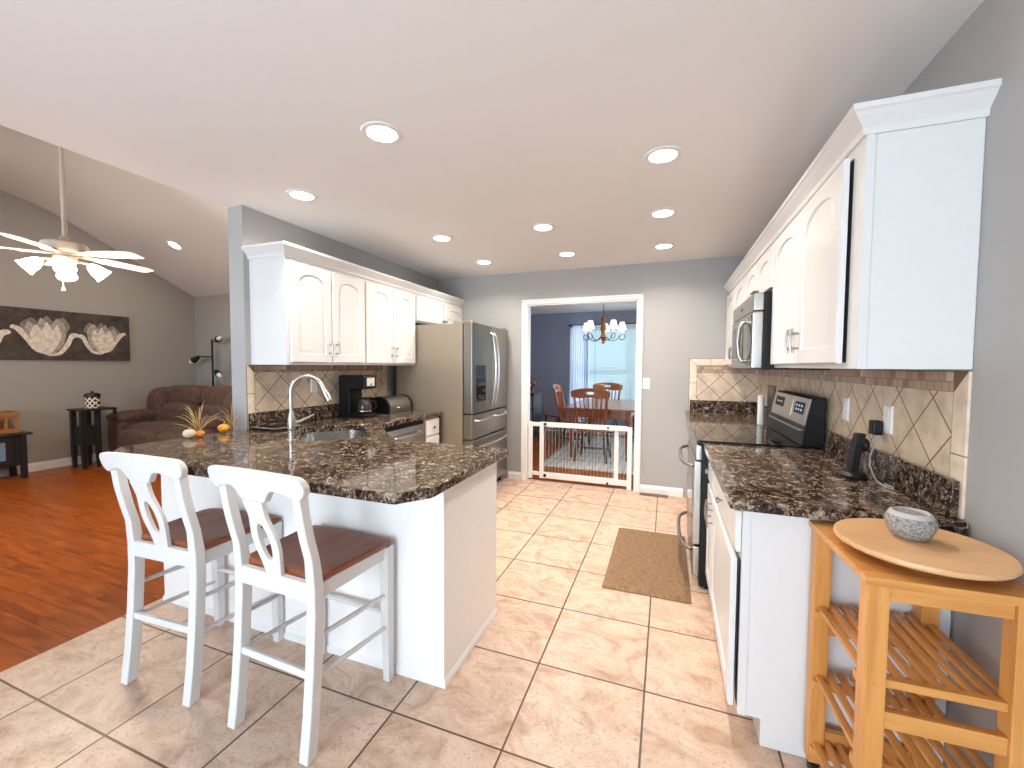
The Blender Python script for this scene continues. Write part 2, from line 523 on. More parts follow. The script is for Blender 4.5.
# ------------------------------------------------------------------ mesh helpers
class B:
    def __init__(s):
        s.bm = bmesh.new()

    def faces(s, verts, faces):
        vs = [s.bm.verts.new(v) for v in verts]
        for f in faces:
            try:
                s.bm.faces.new([vs[i] for i in f])
            except ValueError:
                pass
        return vs

    def box(s, x0, x1, y0, y1, z0, z1, bev=0.0, seg=2):
        if x0 > x1: x0, x1 = x1, x0
        if y0 > y1: y0, y1 = y1, y0
        if z0 > z1: z0, z1 = z1, z0
        v = s.faces([(x0, y0, z0), (x1, y0, z0), (x1, y1, z0), (x0, y1, z0), (x0, y0, z1), (x1, y0, z1), (x1, y1, z1), (x0, y1, z1)],
                    [(3, 2, 1, 0), (4, 5, 6, 7), (0, 1, 5, 4), (1, 2, 6, 5), (2, 3, 7, 6), (3, 0, 4, 7)])
        if bev:
            ed = {e for q in v for e in q.link_edges}
            bmesh.ops.bevel(s.bm, geom=list(ed), offset=bev, segments=seg, profile=0.5, affect='EDGES')
        return s

    def prism(s, poly, plane, a, b, bev=0.0, seg=2):
        f = {'xy': lambda p, q: (p[0], p[1], q), 'xz': lambda p, q: (p[0], q, p[1]), 'yz': lambda p, q: (q, p[0], p[1])}[plane]
        n = len(poly)
        vs = s.faces([f(p, a) for p in poly] + [f(p, b) for p in poly],
                     [tuple(range(n)), tuple(range(2 * n - 1, n - 1, -1))] + [(i, (i + 1) % n, n + (i + 1) % n, n + i) for i in range(n)])
        if bev:
            ed = {e for q in vs for e in q.link_edges}
            bmesh.ops.bevel(s.bm, geom=list(ed), offset=bev, segments=seg, profile=0.5, affect='EDGES')
        return s

    def loft(s, rings, cap=True, closed=False):
        k = len(rings[0])
        vs = [s.bm.verts.new(p) for r in rings for p in r]
        n = len(rings)
        for i in range(n if closed else n - 1):
            for j in range(k):
                a, b_, c, d = i * k + j, i * k + (j + 1) % k, ((i + 1) % n) * k + (j + 1) % k, ((i + 1) % n) * k + j
                try:
                    s.bm.faces.new([vs[a], vs[b_], vs[c], vs[d]])
                except ValueError:
                    pass
        if cap and not closed:
            s.bm.faces.new(vs[:k])
            s.bm.faces.new(vs[-k:])
        return s

    def tube(s, pts, r, seg=8, closed=False):
        pts = [Vector(p) for p in pts]
        n = len(pts)
        rr = r if isinstance(r, (list, tuple)) else [r] * n
        rings = []
        up = None
        for i, p in enumerate(pts):
            a = pts[i - 1] if (i > 0 or closed) else p
            b_ = pts[(i + 1) % n] if (i < n - 1 or closed) else p
            t = (b_ - a).normalized()
            if up is None:
                up = Vector((0, 0, 1)) if abs(t.z) < 0.9 else Vector((1, 0, 0))
            x = t.cross(up)
            if x.length < 1e-5:
                x = t.cross(Vector((0, 1, 0)))
            x.normalize()
            y = x.cross(t).normalized()
            up = y
            rings.append([p + x * (rr[i] * math.cos(2 * PI * k / seg)) + y * (rr[i] * math.sin(2 * PI * k / seg)) for k in range(seg)])
        return s.loft(rings, closed=closed)

    def cyl(s, p0, p1, r0, r1=None, seg=16):
        return s.tube([p0, p1], [r0, r0 if r1 is None else r1], seg)

    def lathe(s, prof, c=(0, 0, 0), seg=24, squash=(1, 1)):
        rings = [[(c[0] + squash[0] * r * math.cos(2 * PI * k / seg), c[1] + squash[1] * r * math.sin(2 * PI * k / seg), c[2] + z) for k in range(seg)]
                 for r, z in ((max(r, 1e-4), z) for r, z in prof)]
        return s.loft(rings, cap=prof[0] != prof[-1])

    def ball(s, c, r, seg=16, rings=10):
        if not isinstance(r, (tuple, list)):
            r = (r, r, r)
        return s.loft([[(c[0] + r[0] * math.sin(PI * i / rings) * math.cos(2 * PI * k / seg) if 0 < i < rings else c[0] + 1e-4 * math.cos(2 * PI * k / seg),
                         c[1] + r[1] * math.sin(PI * i / rings) * math.sin(2 * PI * k / seg) if 0 < i < rings else c[1] + 1e-4 * math.sin(2 * PI * k / seg),
                         c[2] - r[2] * math.cos(PI * i / rings)) for k in range(seg)] for i in range(rings + 1)])

    def beam(s, p0, p1, wd, ht, up=(0, 0, 1)):
        p0, p1 = Vector(p0), Vector(p1)
        t = (p1 - p0).normalized()
        x = t.cross(Vector(up)).normalized()
        y = x.cross(t).normalized()
        q = lambda p: [p + x * (a * wd / 2) + y * (b_ * ht / 2) for a, b_ in ((-1, -1), (1, -1), (1, 1), (-1, 1))]
        return s.loft([q(p0), q(p1)])

    def pillow(s, x0, x1, y0, y1, z0, z1, e=4.0, seg=20, rings=12):
        """soft superellipsoid cushion"""
        c = ((x0 + x1) / 2, (y0 + y1) / 2, (z0 + z1) / 2)
        r = ((x1 - x0) / 2, (y1 - y0) / 2, (z1 - z0) / 2)
        f = lambda v, p: math.copysign(abs(v) ** (2 / p), v)
        rg = []
        for i in range(rings + 1):
            ph = -PI / 2 + PI * i / rings
            cz = max(f(math.cos(ph), e), 1e-3)
            rg.append([(c[0] + r[0] * cz * f(math.cos(2 * PI * k / seg), e), c[1] + r[1] * cz * f(math.sin(2 * PI * k / seg), e),
                        c[2] + r[2] * f(math.sin(ph), e)) for k in range(seg)])
        return s.loft(rg)


OFF = {}


def off(o):
    while o is not None:
        if o.name in OFF:
            return OFF[o.name]
        o = o.parent
    return Vector((0, 0, 0))


def link(name, b, mat, parent=None, shift=None, smooth=True, bev=0.0, sub=0):
    bm = b.bm
    sh = shift if shift is not None else off(parent)
    if sh.length > 0:
        bmesh.ops.translate(bm, verts=bm.verts, vec=-sh)
    bmesh.ops.recalc_face_normals(bm, faces=bm.faces)
    me = bpy.data.meshes.new(name)
    bm.to_mesh(me)
    bm.free()
    me.materials.append(mat)
    o = bpy.data.objects.new(name, me)
    C.objects.link(o)
    if parent is not None:
        o.parent = parent
    if smooth:
        for p in me.polygons:
            p.use_smooth = True
        try:
            me.set_sharp_from_angle(angle=math.radians(38))
        except Exception:
            pass
    if bev:
        md = o.modifiers.new('bevel', 'BEVEL')
        md.width = bev
        md.segments = 2
        md.limit_method = 'ANGLE'
        md.angle_limit = math.radians(40)
    if smooth:
        md = o.modifiers.new('weighted normals', 'WEIGHTED_NORMAL')
        md.keep_sharp = True
        md.weight = 80
    if sub:
        md = o.modifiers.new('subdivision', 'SUBSURF')
        md.levels = md.render_levels = sub
    return o


def part(name, b, mat, parent, **k):
    return link(name, b, mat, parent, **k)


def thing(name, label, cat, loc=(0, 0, 0), group=None, local=False, rotz=0.0):
    o = bpy.data.objects.new(name, None)
    o.empty_display_size = 0.1
    C.objects.link(o)
    o.location = loc
    o.rotation_euler = (0, 0, rotz)
    o['label'] = label
    o['category'] = cat
    if group:
        o['group'] = group
    OFF[o.name] = Vector((0, 0, 0)) if local else Vector(loc)
    return o


def single(name, b, mat, label, cat, group=None, kind=None, **k):
    bm = b.bm
    xs = [v.co.x for v in bm.verts]; ys = [v.co.y for v in bm.verts]; zs = [v.co.z for v in bm.verts]
    c = Vector(((min(xs) + max(xs)) / 2, (min(ys) + max(ys)) / 2, min(zs)))
    o = link(name, b, mat, None, shift=c, **k)
    o.location = c
    o['label'] = label
    o['category'] = cat
    if group:
        o['group'] = group
    if kind:
        o['kind'] = kind
    return o


def struct(name, b, mat, label=None, **k):
    o = link(name, b, mat, None, smooth=k.pop('smooth', False), **k)
    o['kind'] = 'structure'
    if label:
        o['label'] = label
    return o


def dup(o, loc, label, rotz=0.0, group=None):
    def cp(s, par):
        c = s.copy()
        C.objects.link(c)
        if par is not None:
            c.parent = par
        for ch in list(s.children):
            cp(ch, c)
        return c
    r = cp(o, None)
    r.location = loc
    r.rotation_euler = (0, 0, rotz)
    r['label'] = label
    if group:
        r['group'] = group
    return r


# ------------------------------------------------------------------ room constants (metres)
XR, XL, XLO = 0.861, -2.76, -2.90        # right wall, partition faces
YB, YB2 = 4.686, 4.81                    # back wall faces
ZC = 2.47
XV, YV = -7.5, 4.75                      # living room walls
YR = -2.6                                # rear wall of the kitchen
YLR = -1.04
DX0, DX1, DY = -3.4, 1.6, 8.5            # dining room

# ------------------------------------------------------------------ shell
struct('floor', B().box(-2.75, XR + .1, YR - .1, YB + .06, -0.1, 0), MT['tile'], 'beige square tile floor with dark grout')
struct('floor_living', B().box(XV - .1, -2.75, YLR - .1, YV + .1, -0.1, 0), MT['plank'], 'cherry plank floor of the living room')
struct('floor_dining', B().box(DX0 - .1, DX1 + .1, YB + .06, DY + .1, -0.1, 0), MT['plank'], 'cherry plank floor of the dining room')
struct('wall_right', B().box(XR, XR + .1, YR - .1, YB, 0, ZC), MT['wall'], 'grey wall behind the range')
OX0, OX1, OZ = -1.566, -0.300, 2.094
struct('wall_back', B().box(XL, OX0, YB, YB2, 0, ZC).box(OX1, DX1 + .1, YB, YB2, 0, ZC).box(OX0, OX1, YB, YB2, OZ, ZC).box(DX0 - .1, XL, YB + .08, YB2, 0, ZC),
       MT['wall'], 'grey back wall with the dining room opening')
struct('wall_left', B().box(XLO, XL, 2.073, YV, 0, ZC), MT['wall'], 'grey partition wall whose end faces the camera')
struct('wall_rear', B().box(-3.0, -2.6, YR - .1, YR, 0, ZC).box(.3, XR + .1, YR - .1, YR, 0, ZC).box(-2.6, .3, YR - .1, YR, 2.15, ZC).box(-3.0, XLO, YR, -2.45, 0, ZC).box(-3.0, XLO, -1.2, YLR, 0, ZC).box(-3.0, XLO, -2.45, -1.2, 0, .25).box(-3.0, XLO, -2.45, -1.2, 2.1, ZC), MT['wall'])
wb = B()
for a_, c_ in ((-2.45, -2.40), (-1.25, -1.20)):
    wb.box(-2.99, -2.91, a_, c_, .25, 2.1)
wb.box(-2.99, -2.91, -2.45, -1.2, .25, .30).box(-2.99, -2.91, -2.45, -1.2, 2.05, 2.1)
wn = struct('added_window_4', wb, MT['trim'])  # unseen window, added to bring more daylight onto the right wall
part('pane', B().box(-2.953, -2.947, -2.41, -1.24, .29, 2.06), MT['glass'], wn)  # pane of the added unseen window
struct('ceiling', B().box(XLO, XR + .1, YR - .1, YB, ZC, ZC + .1), MT['ceiling'], 'flat white kitchen ceiling')
# living room
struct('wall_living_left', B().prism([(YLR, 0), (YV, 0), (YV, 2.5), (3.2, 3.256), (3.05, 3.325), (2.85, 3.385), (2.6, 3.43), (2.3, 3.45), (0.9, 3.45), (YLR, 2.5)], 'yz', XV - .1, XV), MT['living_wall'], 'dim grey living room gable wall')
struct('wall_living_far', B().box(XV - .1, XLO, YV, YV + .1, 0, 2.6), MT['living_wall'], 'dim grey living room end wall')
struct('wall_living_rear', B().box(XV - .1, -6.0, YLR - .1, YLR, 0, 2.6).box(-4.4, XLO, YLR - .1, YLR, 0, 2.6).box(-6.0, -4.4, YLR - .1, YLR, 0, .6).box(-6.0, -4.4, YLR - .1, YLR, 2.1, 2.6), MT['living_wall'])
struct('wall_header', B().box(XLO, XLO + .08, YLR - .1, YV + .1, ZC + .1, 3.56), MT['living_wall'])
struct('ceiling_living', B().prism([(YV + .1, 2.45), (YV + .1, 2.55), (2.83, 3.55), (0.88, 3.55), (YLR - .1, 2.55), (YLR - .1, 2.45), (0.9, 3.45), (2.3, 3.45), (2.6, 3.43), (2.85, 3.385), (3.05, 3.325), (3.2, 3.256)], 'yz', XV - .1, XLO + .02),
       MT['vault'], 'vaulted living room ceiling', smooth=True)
# dining room
struct('wall_dining_far', B().box(DX0, -1.88, DY, DY + .1, 0, ZC).box(.55, DX1, DY, DY + .1, 0, ZC).box(-1.88, .55, DY, DY + .1, 0, .4).box(-1.88, .55, DY, DY + .1, 2.2, ZC), MT['dining_wall'], 'slate blue dining room wall')
struct('wall_dining_left', B().box(DX0 - .1, DX0, YB2, DY + .1, 0, ZC), MT['dining_wall'])
struct('wall_dining_right', B().box(DX1, DX1 + .1, YB2, 5.6, 0, ZC).box(DX1, DX1 + .1, 7.6, DY + .1, 0, ZC).box(DX1, DX1 + .1, 5.6, 7.6, 0, .5).box(DX1, DX1 + .1, 5.6, 7.6, 2.1, ZC), MT['dining_wall'])
wb = B()
for a_, c_ in ((5.6, 5.65), (6.575, 6.625), (7.55, 7.6)):
    wb.box(DX1 + .01, DX1 + .09, a_, c_, .5, 2.1)
wb.box(DX1 + .01, DX1 + .09, 5.6, 7.6, .5, .55).box(DX1 + .01, DX1 + .09, 5.6, 7.6, 2.05, 2.1)
wn = struct('added_window_3', wb, MT['trim'])  # added window out of view, so daylight brightens the dining room
part('pane', B().box(DX1 + .047, DX1 + .053, 5.64, 7.56, .54, 2.06), MT['glass'], wn)  # pane of the added out-of-view window
struct('ceiling_dining', B().box(DX0 - .1, DX1 + .1, YB, DY + .1, ZC, ZC + .1), MT['ceiling'])


def casing(b, x0, x1, z1, y, t, wd=0.056):
    for (a, c, p, q) in ((x0 - wd, x0, 0, z1 + wd), (x1, x1 + wd, 0, z1 + wd)):
        b.box(a, c, y - t, y, p, q, .004)
    b.box(x0, x1, y - t, y, z1, z1 + wd, .004)
    b.box(x0 - wd + .006, x0 - wd + .022, y - t - .008, y - t + .002, 0, z1 + wd - .006, .003)
    b.box(x1 + wd - .022, x1 + wd - .006, y - t - .008, y - t + .002, 0, z1 + wd - .006, .003)
    b.box(x0 - wd + .006, x1 + wd - .006, y - t - .008, y - t + .002, z1 + wd - .022, z1 + wd - .006, .003)


b = B()
casing(b, OX0, OX1, OZ, YB, .014)
b.box(OX0, OX0 + .014, YB, YB2, 0, OZ).box(OX1 - .014, OX1, YB, YB2, 0, OZ).box(OX0, OX1, YB, YB2, OZ - .014, OZ)
struct('trim_1', b, MT['trim'], 'white casing around the dining room opening')


def baseprof(h, t):
    return [(0, 0), (t, 0), (t, h * .72), (t * .55, h * .86), (t * .45, h), (0, h)]


def base_x(x0, x1, y, sgn, h=.09, t=.014):
    return B().prism([(y + sgn * p, z) for p, z in baseprof(h, t)], 'yz', x0, x1)


def base_y(y0, y1, x, sgn, h=.09, t=.014):
    return B().prism([(x + sgn * p, z) for p, z in baseprof(h, t)], 'xz', y0, y1)


struct('baseboard_back', base_x(OX1 + .056, .19, YB, -1), MT['trim'])
struct('baseboard_back_left', base_x(-1.78, OX0 - .056, YB, -1), MT['trim'])
struct('baseboard_living_left', base_y(YLR, YV, XV, 1, .11), MT['trim'])
struct('baseboard_living_far', base_x(XV, XLO, YV, -1, .11), MT['trim'])
struct('baseboard_dining_far', base_x(DX0, DX1, DY, -1, .1), MT['trim'])
struct('baseboard_right', base_y(YR, 1.67, XR, -1), MT['trim'])


def window(name, x0, x1, z0, z1, y, t=.08, cols=2, rows=1):
    b = B()
    for a, c in ((x0, x0 + .05), (x1 - .05, x1)):
        b.box(a, c, y, y + t, z0, z1)
    b.box(x0, x1, y, y + t, z0, z0 + .05).box(x0, x1, y, y + t, z1 - .05, z1)
    for i in range(1, cols):
        xx = x0 + (x1 - x0) * i / cols
        b.box(xx - .025, xx + .025, y + .01, y + t - .01, z0, z1)
    for i in range(1, rows):
        zz = z0 + (z1 - z0) * i / rows
        b.box(x0, x1, y + .015, y + t - .015, zz - .02, zz + .02)
    o = struct(name, b, MT['trim'])
    part('pane', B().box(x0 + .04, x1 - .04, y + t * .5 - .003, y + t * .5 + .003, z0 + .04, z1 - .04), MT['glass'], o)
    return o


window('window_1', -1.88, .55, .4, 2.2, DY + .01, cols=2, rows=2)
window('window_2', -6.0, -4.4, .6, 2.1, YLR - .09)
window('door_1', -2.6, .3, 0.0, 2.15, YR - .09)

# ------------------------------------------------------------------ recessed lights
LIGHTS = [(-2.232, 2.087, 'leftmost recessed ceiling light, above the near end of the left wall cabinets'),
          (-1.282, 1.668, 'recessed ceiling light nearest the camera on the left, above the peninsula'),
          (-1.836, 3.186, 'recessed ceiling light in front of the left wall cabinets, second of its row'),
          (-1.836, 4.064, 'small recessed ceiling light in front of the refrigerator'),
          (-0.937, 3.202, 'recessed ceiling light in the middle row of the ceiling, nearer one'),
          (-0.937, 4.043, 'recessed ceiling light just in front of the dining room opening'),
          (-0.040, 2.334, 'large recessed ceiling light nearest the right wall cabinets'),
          (-0.047, 3.198, 'recessed ceiling light in the right-hand row, middle one of three'),
          (-0.045, 4.066, 'recessed ceiling light in the right-hand row, farthest one by the back wall')]


def down_light(x, y, label):
    t = thing('ceiling_light', label, 'ceiling light', (x, y, ZC), 'recessed kitchen ceiling lights')
    b = B().lathe([(.066, -.001), (.070, -.007), (.092, -.005), (.096, 0), (.096, .004), (.066, .004), (.066, -.001)], (x, y, ZC), 32)
    part('trim_ring', b, MT['trim'], t)
    part('lens', B().lathe([(.001, -.009), (.045, -.0075), (.066, -.001), (.066, .002), (.001, .002)], (x, y, ZC), 32), MT['lamp'], t)
    l = bpy.data.lights.new('lamp', 'AREA')
    l.shape = 'DISK'
    l.size = .13
    l.energy = LAMP
    l.color = (1.0, .91, .80)
    l.spread = 2.5
    o = bpy.data.objects.new('lamp', l)
    o.location = (0, 0, -.014)
    o.parent = t
    C.objects.link(o)


for a in LIGHTS:
    down_light(*a)
# vault light
vx, vy = -6.30, 3.758
vz = 2.5 + .487 * (4.75 - vy)
tilt = math.atan(.487)
t = thing('ceiling_light', 'round recessed light on the sloping living room ceiling', 'ceiling light', (vx, vy, vz), local=True)
t.rotation_euler = (-tilt, 0, 0)
part('trim_ring', B().lathe([(.066, -.001), (.070, -.007), (.092, -.005), (.096, 0), (.096, .004), (.066, .004), (.066, -.001)], (0, 0, 0), 32), MT['trim'], t)
part('lens', B().lathe([(.001, -.009), (.045, -.0075), (.066, -.001), (.066, .002), (.001, .002)], (0, 0, 0), 32), MT['lamp'], t)
l = bpy.data.lights.new('lamp', 'AREA'); l.shape = 'DISK'; l.size = .13; l.energy = 7; l.color = (1, .86, .7)
o = bpy.data.objects.new('lamp', l); o.location = (0, 0, -.014); o.parent = t; C.objects.link(o)


# ------------------------------------------------------------------ cabinets
def door_panel(parent, wd, ht, place, rise=0.05, m=.062, th=.02, name='door', mat=None, **k):
    """raised-panel door: rectangular frame, routed groove and an arched raised field"""
    K = 14
    def loop(mm, n, arch):
        hw = wd / 2 - mm
        pts = [(wd / 2 - hw, mm, n), (wd / 2 + hw, mm, n)]
        top = ht - mm
        for i in range(K + 1):
            a = i / K
            x = wd / 2 + hw * (1 - 2 * a)
            q = abs(2 * a - 1)
            z = top - arch * (1 - math.sqrt(max(0.0, 1 - q * q * 0.985)))
            pts.append((x, z, n))
        return pts
    def rect(mm, n):
        hw = wd / 2 - mm
        return [(wd / 2 - hw, mm, n), (wd / 2 + hw, mm, n)] + [(wd / 2 + hw * (1 - 2 * i / K), ht - mm, n) for i in range(K + 1)]
    loops = [rect(0, 0), rect(0, th - .005), rect(.005, th), loop(m, th, rise), loop(m + .004, th - .009, rise), loop(m + .012, th - .009, rise),
             loop(m + .034, th - .001, rise)]
    b = B()
    b.loft([[place(*p) for p in lp] for lp in loops], cap=True)
    return part(name, b, mat or MT['cab'], parent, bev=0, **k)


def pull(parent, place, u, v, vert=True, L=.10, name='handle', mat=None, th=.02):
    b = B()
    h = L / 2
    pts = []
    for i in range(9):
        s = -1 + 2 * i / 8
        n = th + .026 + .006 * (1 - s * s)
        pts.append(place(u, v + s * h * 1.15, n) if vert else place(u + s * h * 1.15, v, n))
    b.tube(pts, .005, 8)
    for s in (-.7, .7):
        p = (u, v + s * h) if vert else (u + s * h, v)
        b.cyl(place(p[0], p[1], th - .001), place(p[0], p[1], th + .029), .0045, seg=8)
    return part(name, b, mat or MT['pull'], parent)


def knob(parent, place, u, v, th=.02):
    b = B()
    b.cyl(place(u, v, th - .001), place(u, v, th + .014), .005, seg=10)
    b.tube([place(u, v, th + .012), place(u, v, th + .016), place(u, v, th + .024), place(u, v, th + .028)], [.007, .014, .014, .006], 14)
    return part('knob', b, MT['pull'], parent)


def P_left(x, y0, z0):
    return lambda u, v, n: (x + n, y0 + u, z0 + v)


def P_right(x, y0, z0):
    return lambda u, v, n: (x - n, y0 + u, z0 + v)


def upper(label, side, y0, y1, z0, z1, doors, arch, group, handles='pull'):
    """wall cabinet: body + doors with pulls. doors = [(y0,y1,handle_side)]"""
    if side == 'L':
        xb, xf, P = XL, -2.424, P_left
    else:
        xb, xf, P = XR, .575, P_right
    t = thing('wall_cabinet', label, 'cabinet', ((xb + xf) / 2, (y0 + y1) / 2, z0), group)
    g = .0008
    part('body', B().box(min(xb, xf), max(xb, xf), y0 + g, y1 - g, z0, z1, .002, 1), MT['cab'], t)
    for a, c, hs in doors:
        pl = P(xf, a, z0 + .018)
        pl0 = pl
        lf = .010 if (side == 'R' and a < 2.0) else .004
        wdt = c - a
        pl = (lambda pp, lf, wdt: (lambda u, v, n: pp(u, v, n + .004 + (lf - .004) * (1 - u / wdt))))(pl0, lf, wdt)
        ht = z1 - z0 - .05
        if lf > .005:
            part('gap_shade', B().box(xf - .0012, xf + .01, a - .004, a + .03, z0 + .022, z0 + ht + .014), MT['dark'], t)  # dark strip standing in for the shade in the door gap
        d = door_panel(t, c - a, ht, pl, arch)
        if handles == 'pull':
            pull(d, pl, .03 if hs < 0 else (c - a) - .03, .105, True, .095)
        elif handles == 'knob':
            knob(d, pl, .025 if hs < 0 else (c - a) - .025, .04)
        elif handles == 'bar':
            pull(d, pl, .03 if hs < 0 else (c - a) - .03, .035, False, .05)
    return t


def crown(name, label, pts, outs, z0):
    prof = [(0, 0), (.008, 0), (.011, .010), (.011, .019), (.020, .030), (.035, .046), (.044, .058), (.051, .062), (.051, .079), (0, .079)]
    b = B()
    b.loft([[(p[0] + o_[0] * a, p[1] + o_[1] * a, z0 + z) for a, z in prof] for p, o_ in zip(pts, outs)])
    return single(name, b, MT['cab'], label, 'crown molding', smooth=False)


ZU = 1.372
upper('white two-door wall cabinet nearest the camera on the left wall, above the faucet', 'L', 2.114, 2.889, ZU, 2.112,
      [(2.140, 2.506, 1), (2.516, 2.88, -1)], .075, 'left wall cabinets')
upper('white two-door wall cabinet on the left wall, above the coffee maker and bread bin', 'L', 2.889, 3.640, ZU, 2.112,
      [(2.90, 3.268, 1), (3.276, 3.632, -1)], .075, 'left wall cabinets')
upper('short white wall cabinet above the refrigerator', 'L', 3.640, 4.684, 1.815, 2.112,
      [(3.665, 4.20, 1), (4.214, 4.67, -1)], .055, 'left wall cabinets', 'knob')
crown('crown_molding', 'white crown molding along the top of the left wall cabinets',
      [(XL, 2.113), (-2.423, 2.113), (-2.423, YB)], [(0, -1), (1, -1), (1, 0)], 2.108)

upper('tall white wall cabinet nearest the camera on the right, its plain side facing the camera', 'R', 1.648, 2.740, ZU, 2.112,
      [(1.735, 2.225, 1), (2.235, 2.728, -1)], .075, 'right wall cabinets')
upper('short white wall cabinet right above the microwave', 'R', 2.741, 3.575, 1.815, 2.112,
      [(2.755, 3.155, 1), (3.163, 3.565, -1)], .055, 'right wall cabinets', 'bar')
upper('narrow white wall cabinet beyond the microwave, in the far right corner', 'R', 3.576, 4.684, ZU, 2.112,
      [(3.59, 4.12, 1), (4.13, 4.675, -1)], .075, 'right wall cabinets')
crown('crown_molding', 'white crown molding along the top of the right wall cabinets',
      [(XR, 1.647), (.574, 1.647), (.574, YB)], [(0, -1), (-1, -1), (-1, 0)], 2.108)
# light rail / face frame edge under near right cabinet: thin stile next to the panel
single('cabinet_filler', B().box(.575, .600, 1.6425, 1.6475, ZU, 2.108, .001, 1), MT['cab'], 'narrow white stile strip on the front edge of the near right cabinet side', 'trim strip')


# base cabinets --------------------------------------------------
def base_body(b, x0, x1, y0, y1, front, toe=.075, z1=.874):
    """front: 'x+' / 'x-' side the cabinet opens to"""
    if front == 'x+':
        b.prism([(x0, 0), (x1 - toe, 0), (x1 - toe, .10), (x1, .10), (x1, z1), (x0, z1)], 'xz', y0, y1)
    else:
        b.prism([(x1, 0), (x0 + toe, 0), (x0 + toe, .10), (x0, .10), (x0, z1), (x1, z1)], 'xz', y0, y1)
    return b


G = 'base cabinets'
# right run: near cabinet and narrow cabinet
t = thing('base_cabinet', 'white base cabinet at the near end of the right counter, plain side facing the camera', 'cabinet', (.56, 2.06, 0), G)
part('body', base_body(B(), .27, .856, 1.676, 2.452, 'x-'), MT['cab'], t, bev=.002)
part('side_stile', B().box(.27, .298, 1.672, 1.677, .10, .872, .001, 1), MT['cab'], t)
pl0 = P_right(.27, 1.69, .115)
pl = lambda u, v, n: pl0(u, v, n + .003 + .009 * (1 - u / .745))
part('gap_shade', B().box(.2688, .28, 1.6865, 1.72, .12, .67), MT['dark'], t)  # shade behind the door edge, put in as a thin dark strip
d = door_panel(t, .745, .56, pl, 0, .07)
pull(d, pl, .70, .47, True, .10)
pl1 = lambda u, v, n: P_right(.27, 1.69, .70)(u, v, n + .002)
b = B(); b.loft([[pl1(*p) for p in q] for q in ([(0, 0, 0), (.745, 0, 0), (.745, .15, 0), (0, .15, 0)], [(0, 0, .015), (.745, 0, .015), (.745, .15, .015), (0, .15, .015)], [(.008, .008, .02), (.737, .008, .02), (.737, .142, .02), (.008, .142, .02)])])
d = part('drawer', b, MT['cab'], t, smooth=False)
knob(d, pl1, .37, .075)
t = thing('base_cabinet', 'narrow white base cabinet between the range and the near right cabinet', 'cabinet', (.56, 2.6, 0), G)
part('body', base_body(B(), .27, .856, 2.453, 2.752, 'x-'), MT['cab'], t, bev=.002)
pl2 = lambda u, v, n: P_right(.27, 2.465, .115)(u, v, n + .002)
d = door_panel(t, .275, .56, pl2, 0, .055)
pull(d, pl2, .035, .47, True, .10)
pl3 = lambda u, v, n: P_right(.27, 2.465, .70)(u, v, n + .002)
b = B(); b.loft([[pl3(*p) for p in q] for q in ([(0, 0, 0), (.275, 0, 0), (.275, .15, 0), (0, .15, 0)], [(0, 0, .015), (.275, 0, .015), (.275, .15, .015), (0, .15, .015)], [(.008, .008, .02), (.267, .008, .02), (.267, .142, .02), (.008, .142, .02)])])
d = part('drawer', b, MT['cab'], t, smooth=False)
knob(d, pl3, .137, .075)
# far right base
t = thing('base_cabinet', 'white base cabinet beyond the range under the far right counter', 'cabinet', (.56, 4.1, 0), G)
part('body', base_body(B(), .27, .856, 3.575, 4.684, 'x-'), MT['cab'], t, bev=.002)
door_panel(t, .53, .74, lambda u, v, n: P_right(.27, 3.585, .115)(u, v, n + .002), 0, .07)
door_panel(t, .53, .74, lambda u, v, n: P_right(.27, 4.13, .115)(u, v, n + .002), 0, .07)
# left run: corner sink base (open topped), dishwasher, narrow cabinet
t = thing('base_cabinet', 'white corner sink base cabinet under the bend of the left counter', 'cabinet', (-2.4, 2.4, 0), G)
b = B()
b.prism([(-2.75, 2.12), (-1.62, 2.12), (-1.62, 2.10), (-2.12, 2.60), (-2.12, 2.735), (-2.75, 2.735)][0:2] + [(-1.64, 2.14), (-2.12, 2.62), (-2.12, 2.735), (-2.75, 2.735)], 'xy', .10, .62)
part('body', b, MT['cab'], t)
b = B().beam((-1.64, 2.14, .74), (-2.12, 2.62, .74), .018, .24)
part('sink_front', b, MT['cab'], t)
t = thing('dishwasher', 'stainless steel dishwasher under the left counter beside the refrigerator', 'dishwasher', (-2.4, 3.05, 0))
part('tub', B().box(-2.74, -2.13, 2.745, 3.35, .02, .868, .003), MT['black'], t)
dd = part('door_panel', B().box(-2.13, -2.105, 2.75, 3.348, .11, .835, .006), MT['stainh'], t)
part('handle', B().tube([(-2.105, 2.84, .765), (-2.07, 2.85, .765), (-2.06, 3.05, .765), (-2.07, 3.25, .765), (-2.105, 3.26, .765)], .011, 10), MT['nickel'], dd)
part('kick_plate', B().box(-2.17, -2.15, 2.75, 3.348, .0, .10), MT['black'], t)
t = thing('base_cabinet', 'narrow white base cabinet between the dishwasher and the refrigerator', 'cabinet', (-2.4, 3.5, 0), G)
part('body', base_body(B(), -2.75, -2.13, 3.357, 3.61, 'x+'), MT['cab'], t, bev=.002)
part('end_panel', B().box(-2.75, -2.105, 3.612, 3.64, 0, .872, .002, 1), MT['darkwood'], t)
pl4 = lambda u, v, n: P_left(-2.13, 3.365, .70)(u, v, n + .002)
b = B(); b.loft([[pl4(*p) for p in q] for q in ([(0, 0, 0), (.237, 0, 0), (.237, .155, 0), (0, .155, 0)], [(0, 0, .015), (.237, 0, .015), (.237, .155, .015), (0, .155, .015)], [(.008, .008, .02), (.229, .008, .02), (.229, .147, .02), (.008, .147, .02)])])
d = part('drawer', b, MT['cab'], t, smooth=False)
knob(d, pl4, .118, .075)
pl5 = lambda u, v, n: P_left(-2.13, 3.365, .115)(u, v, n + .002)
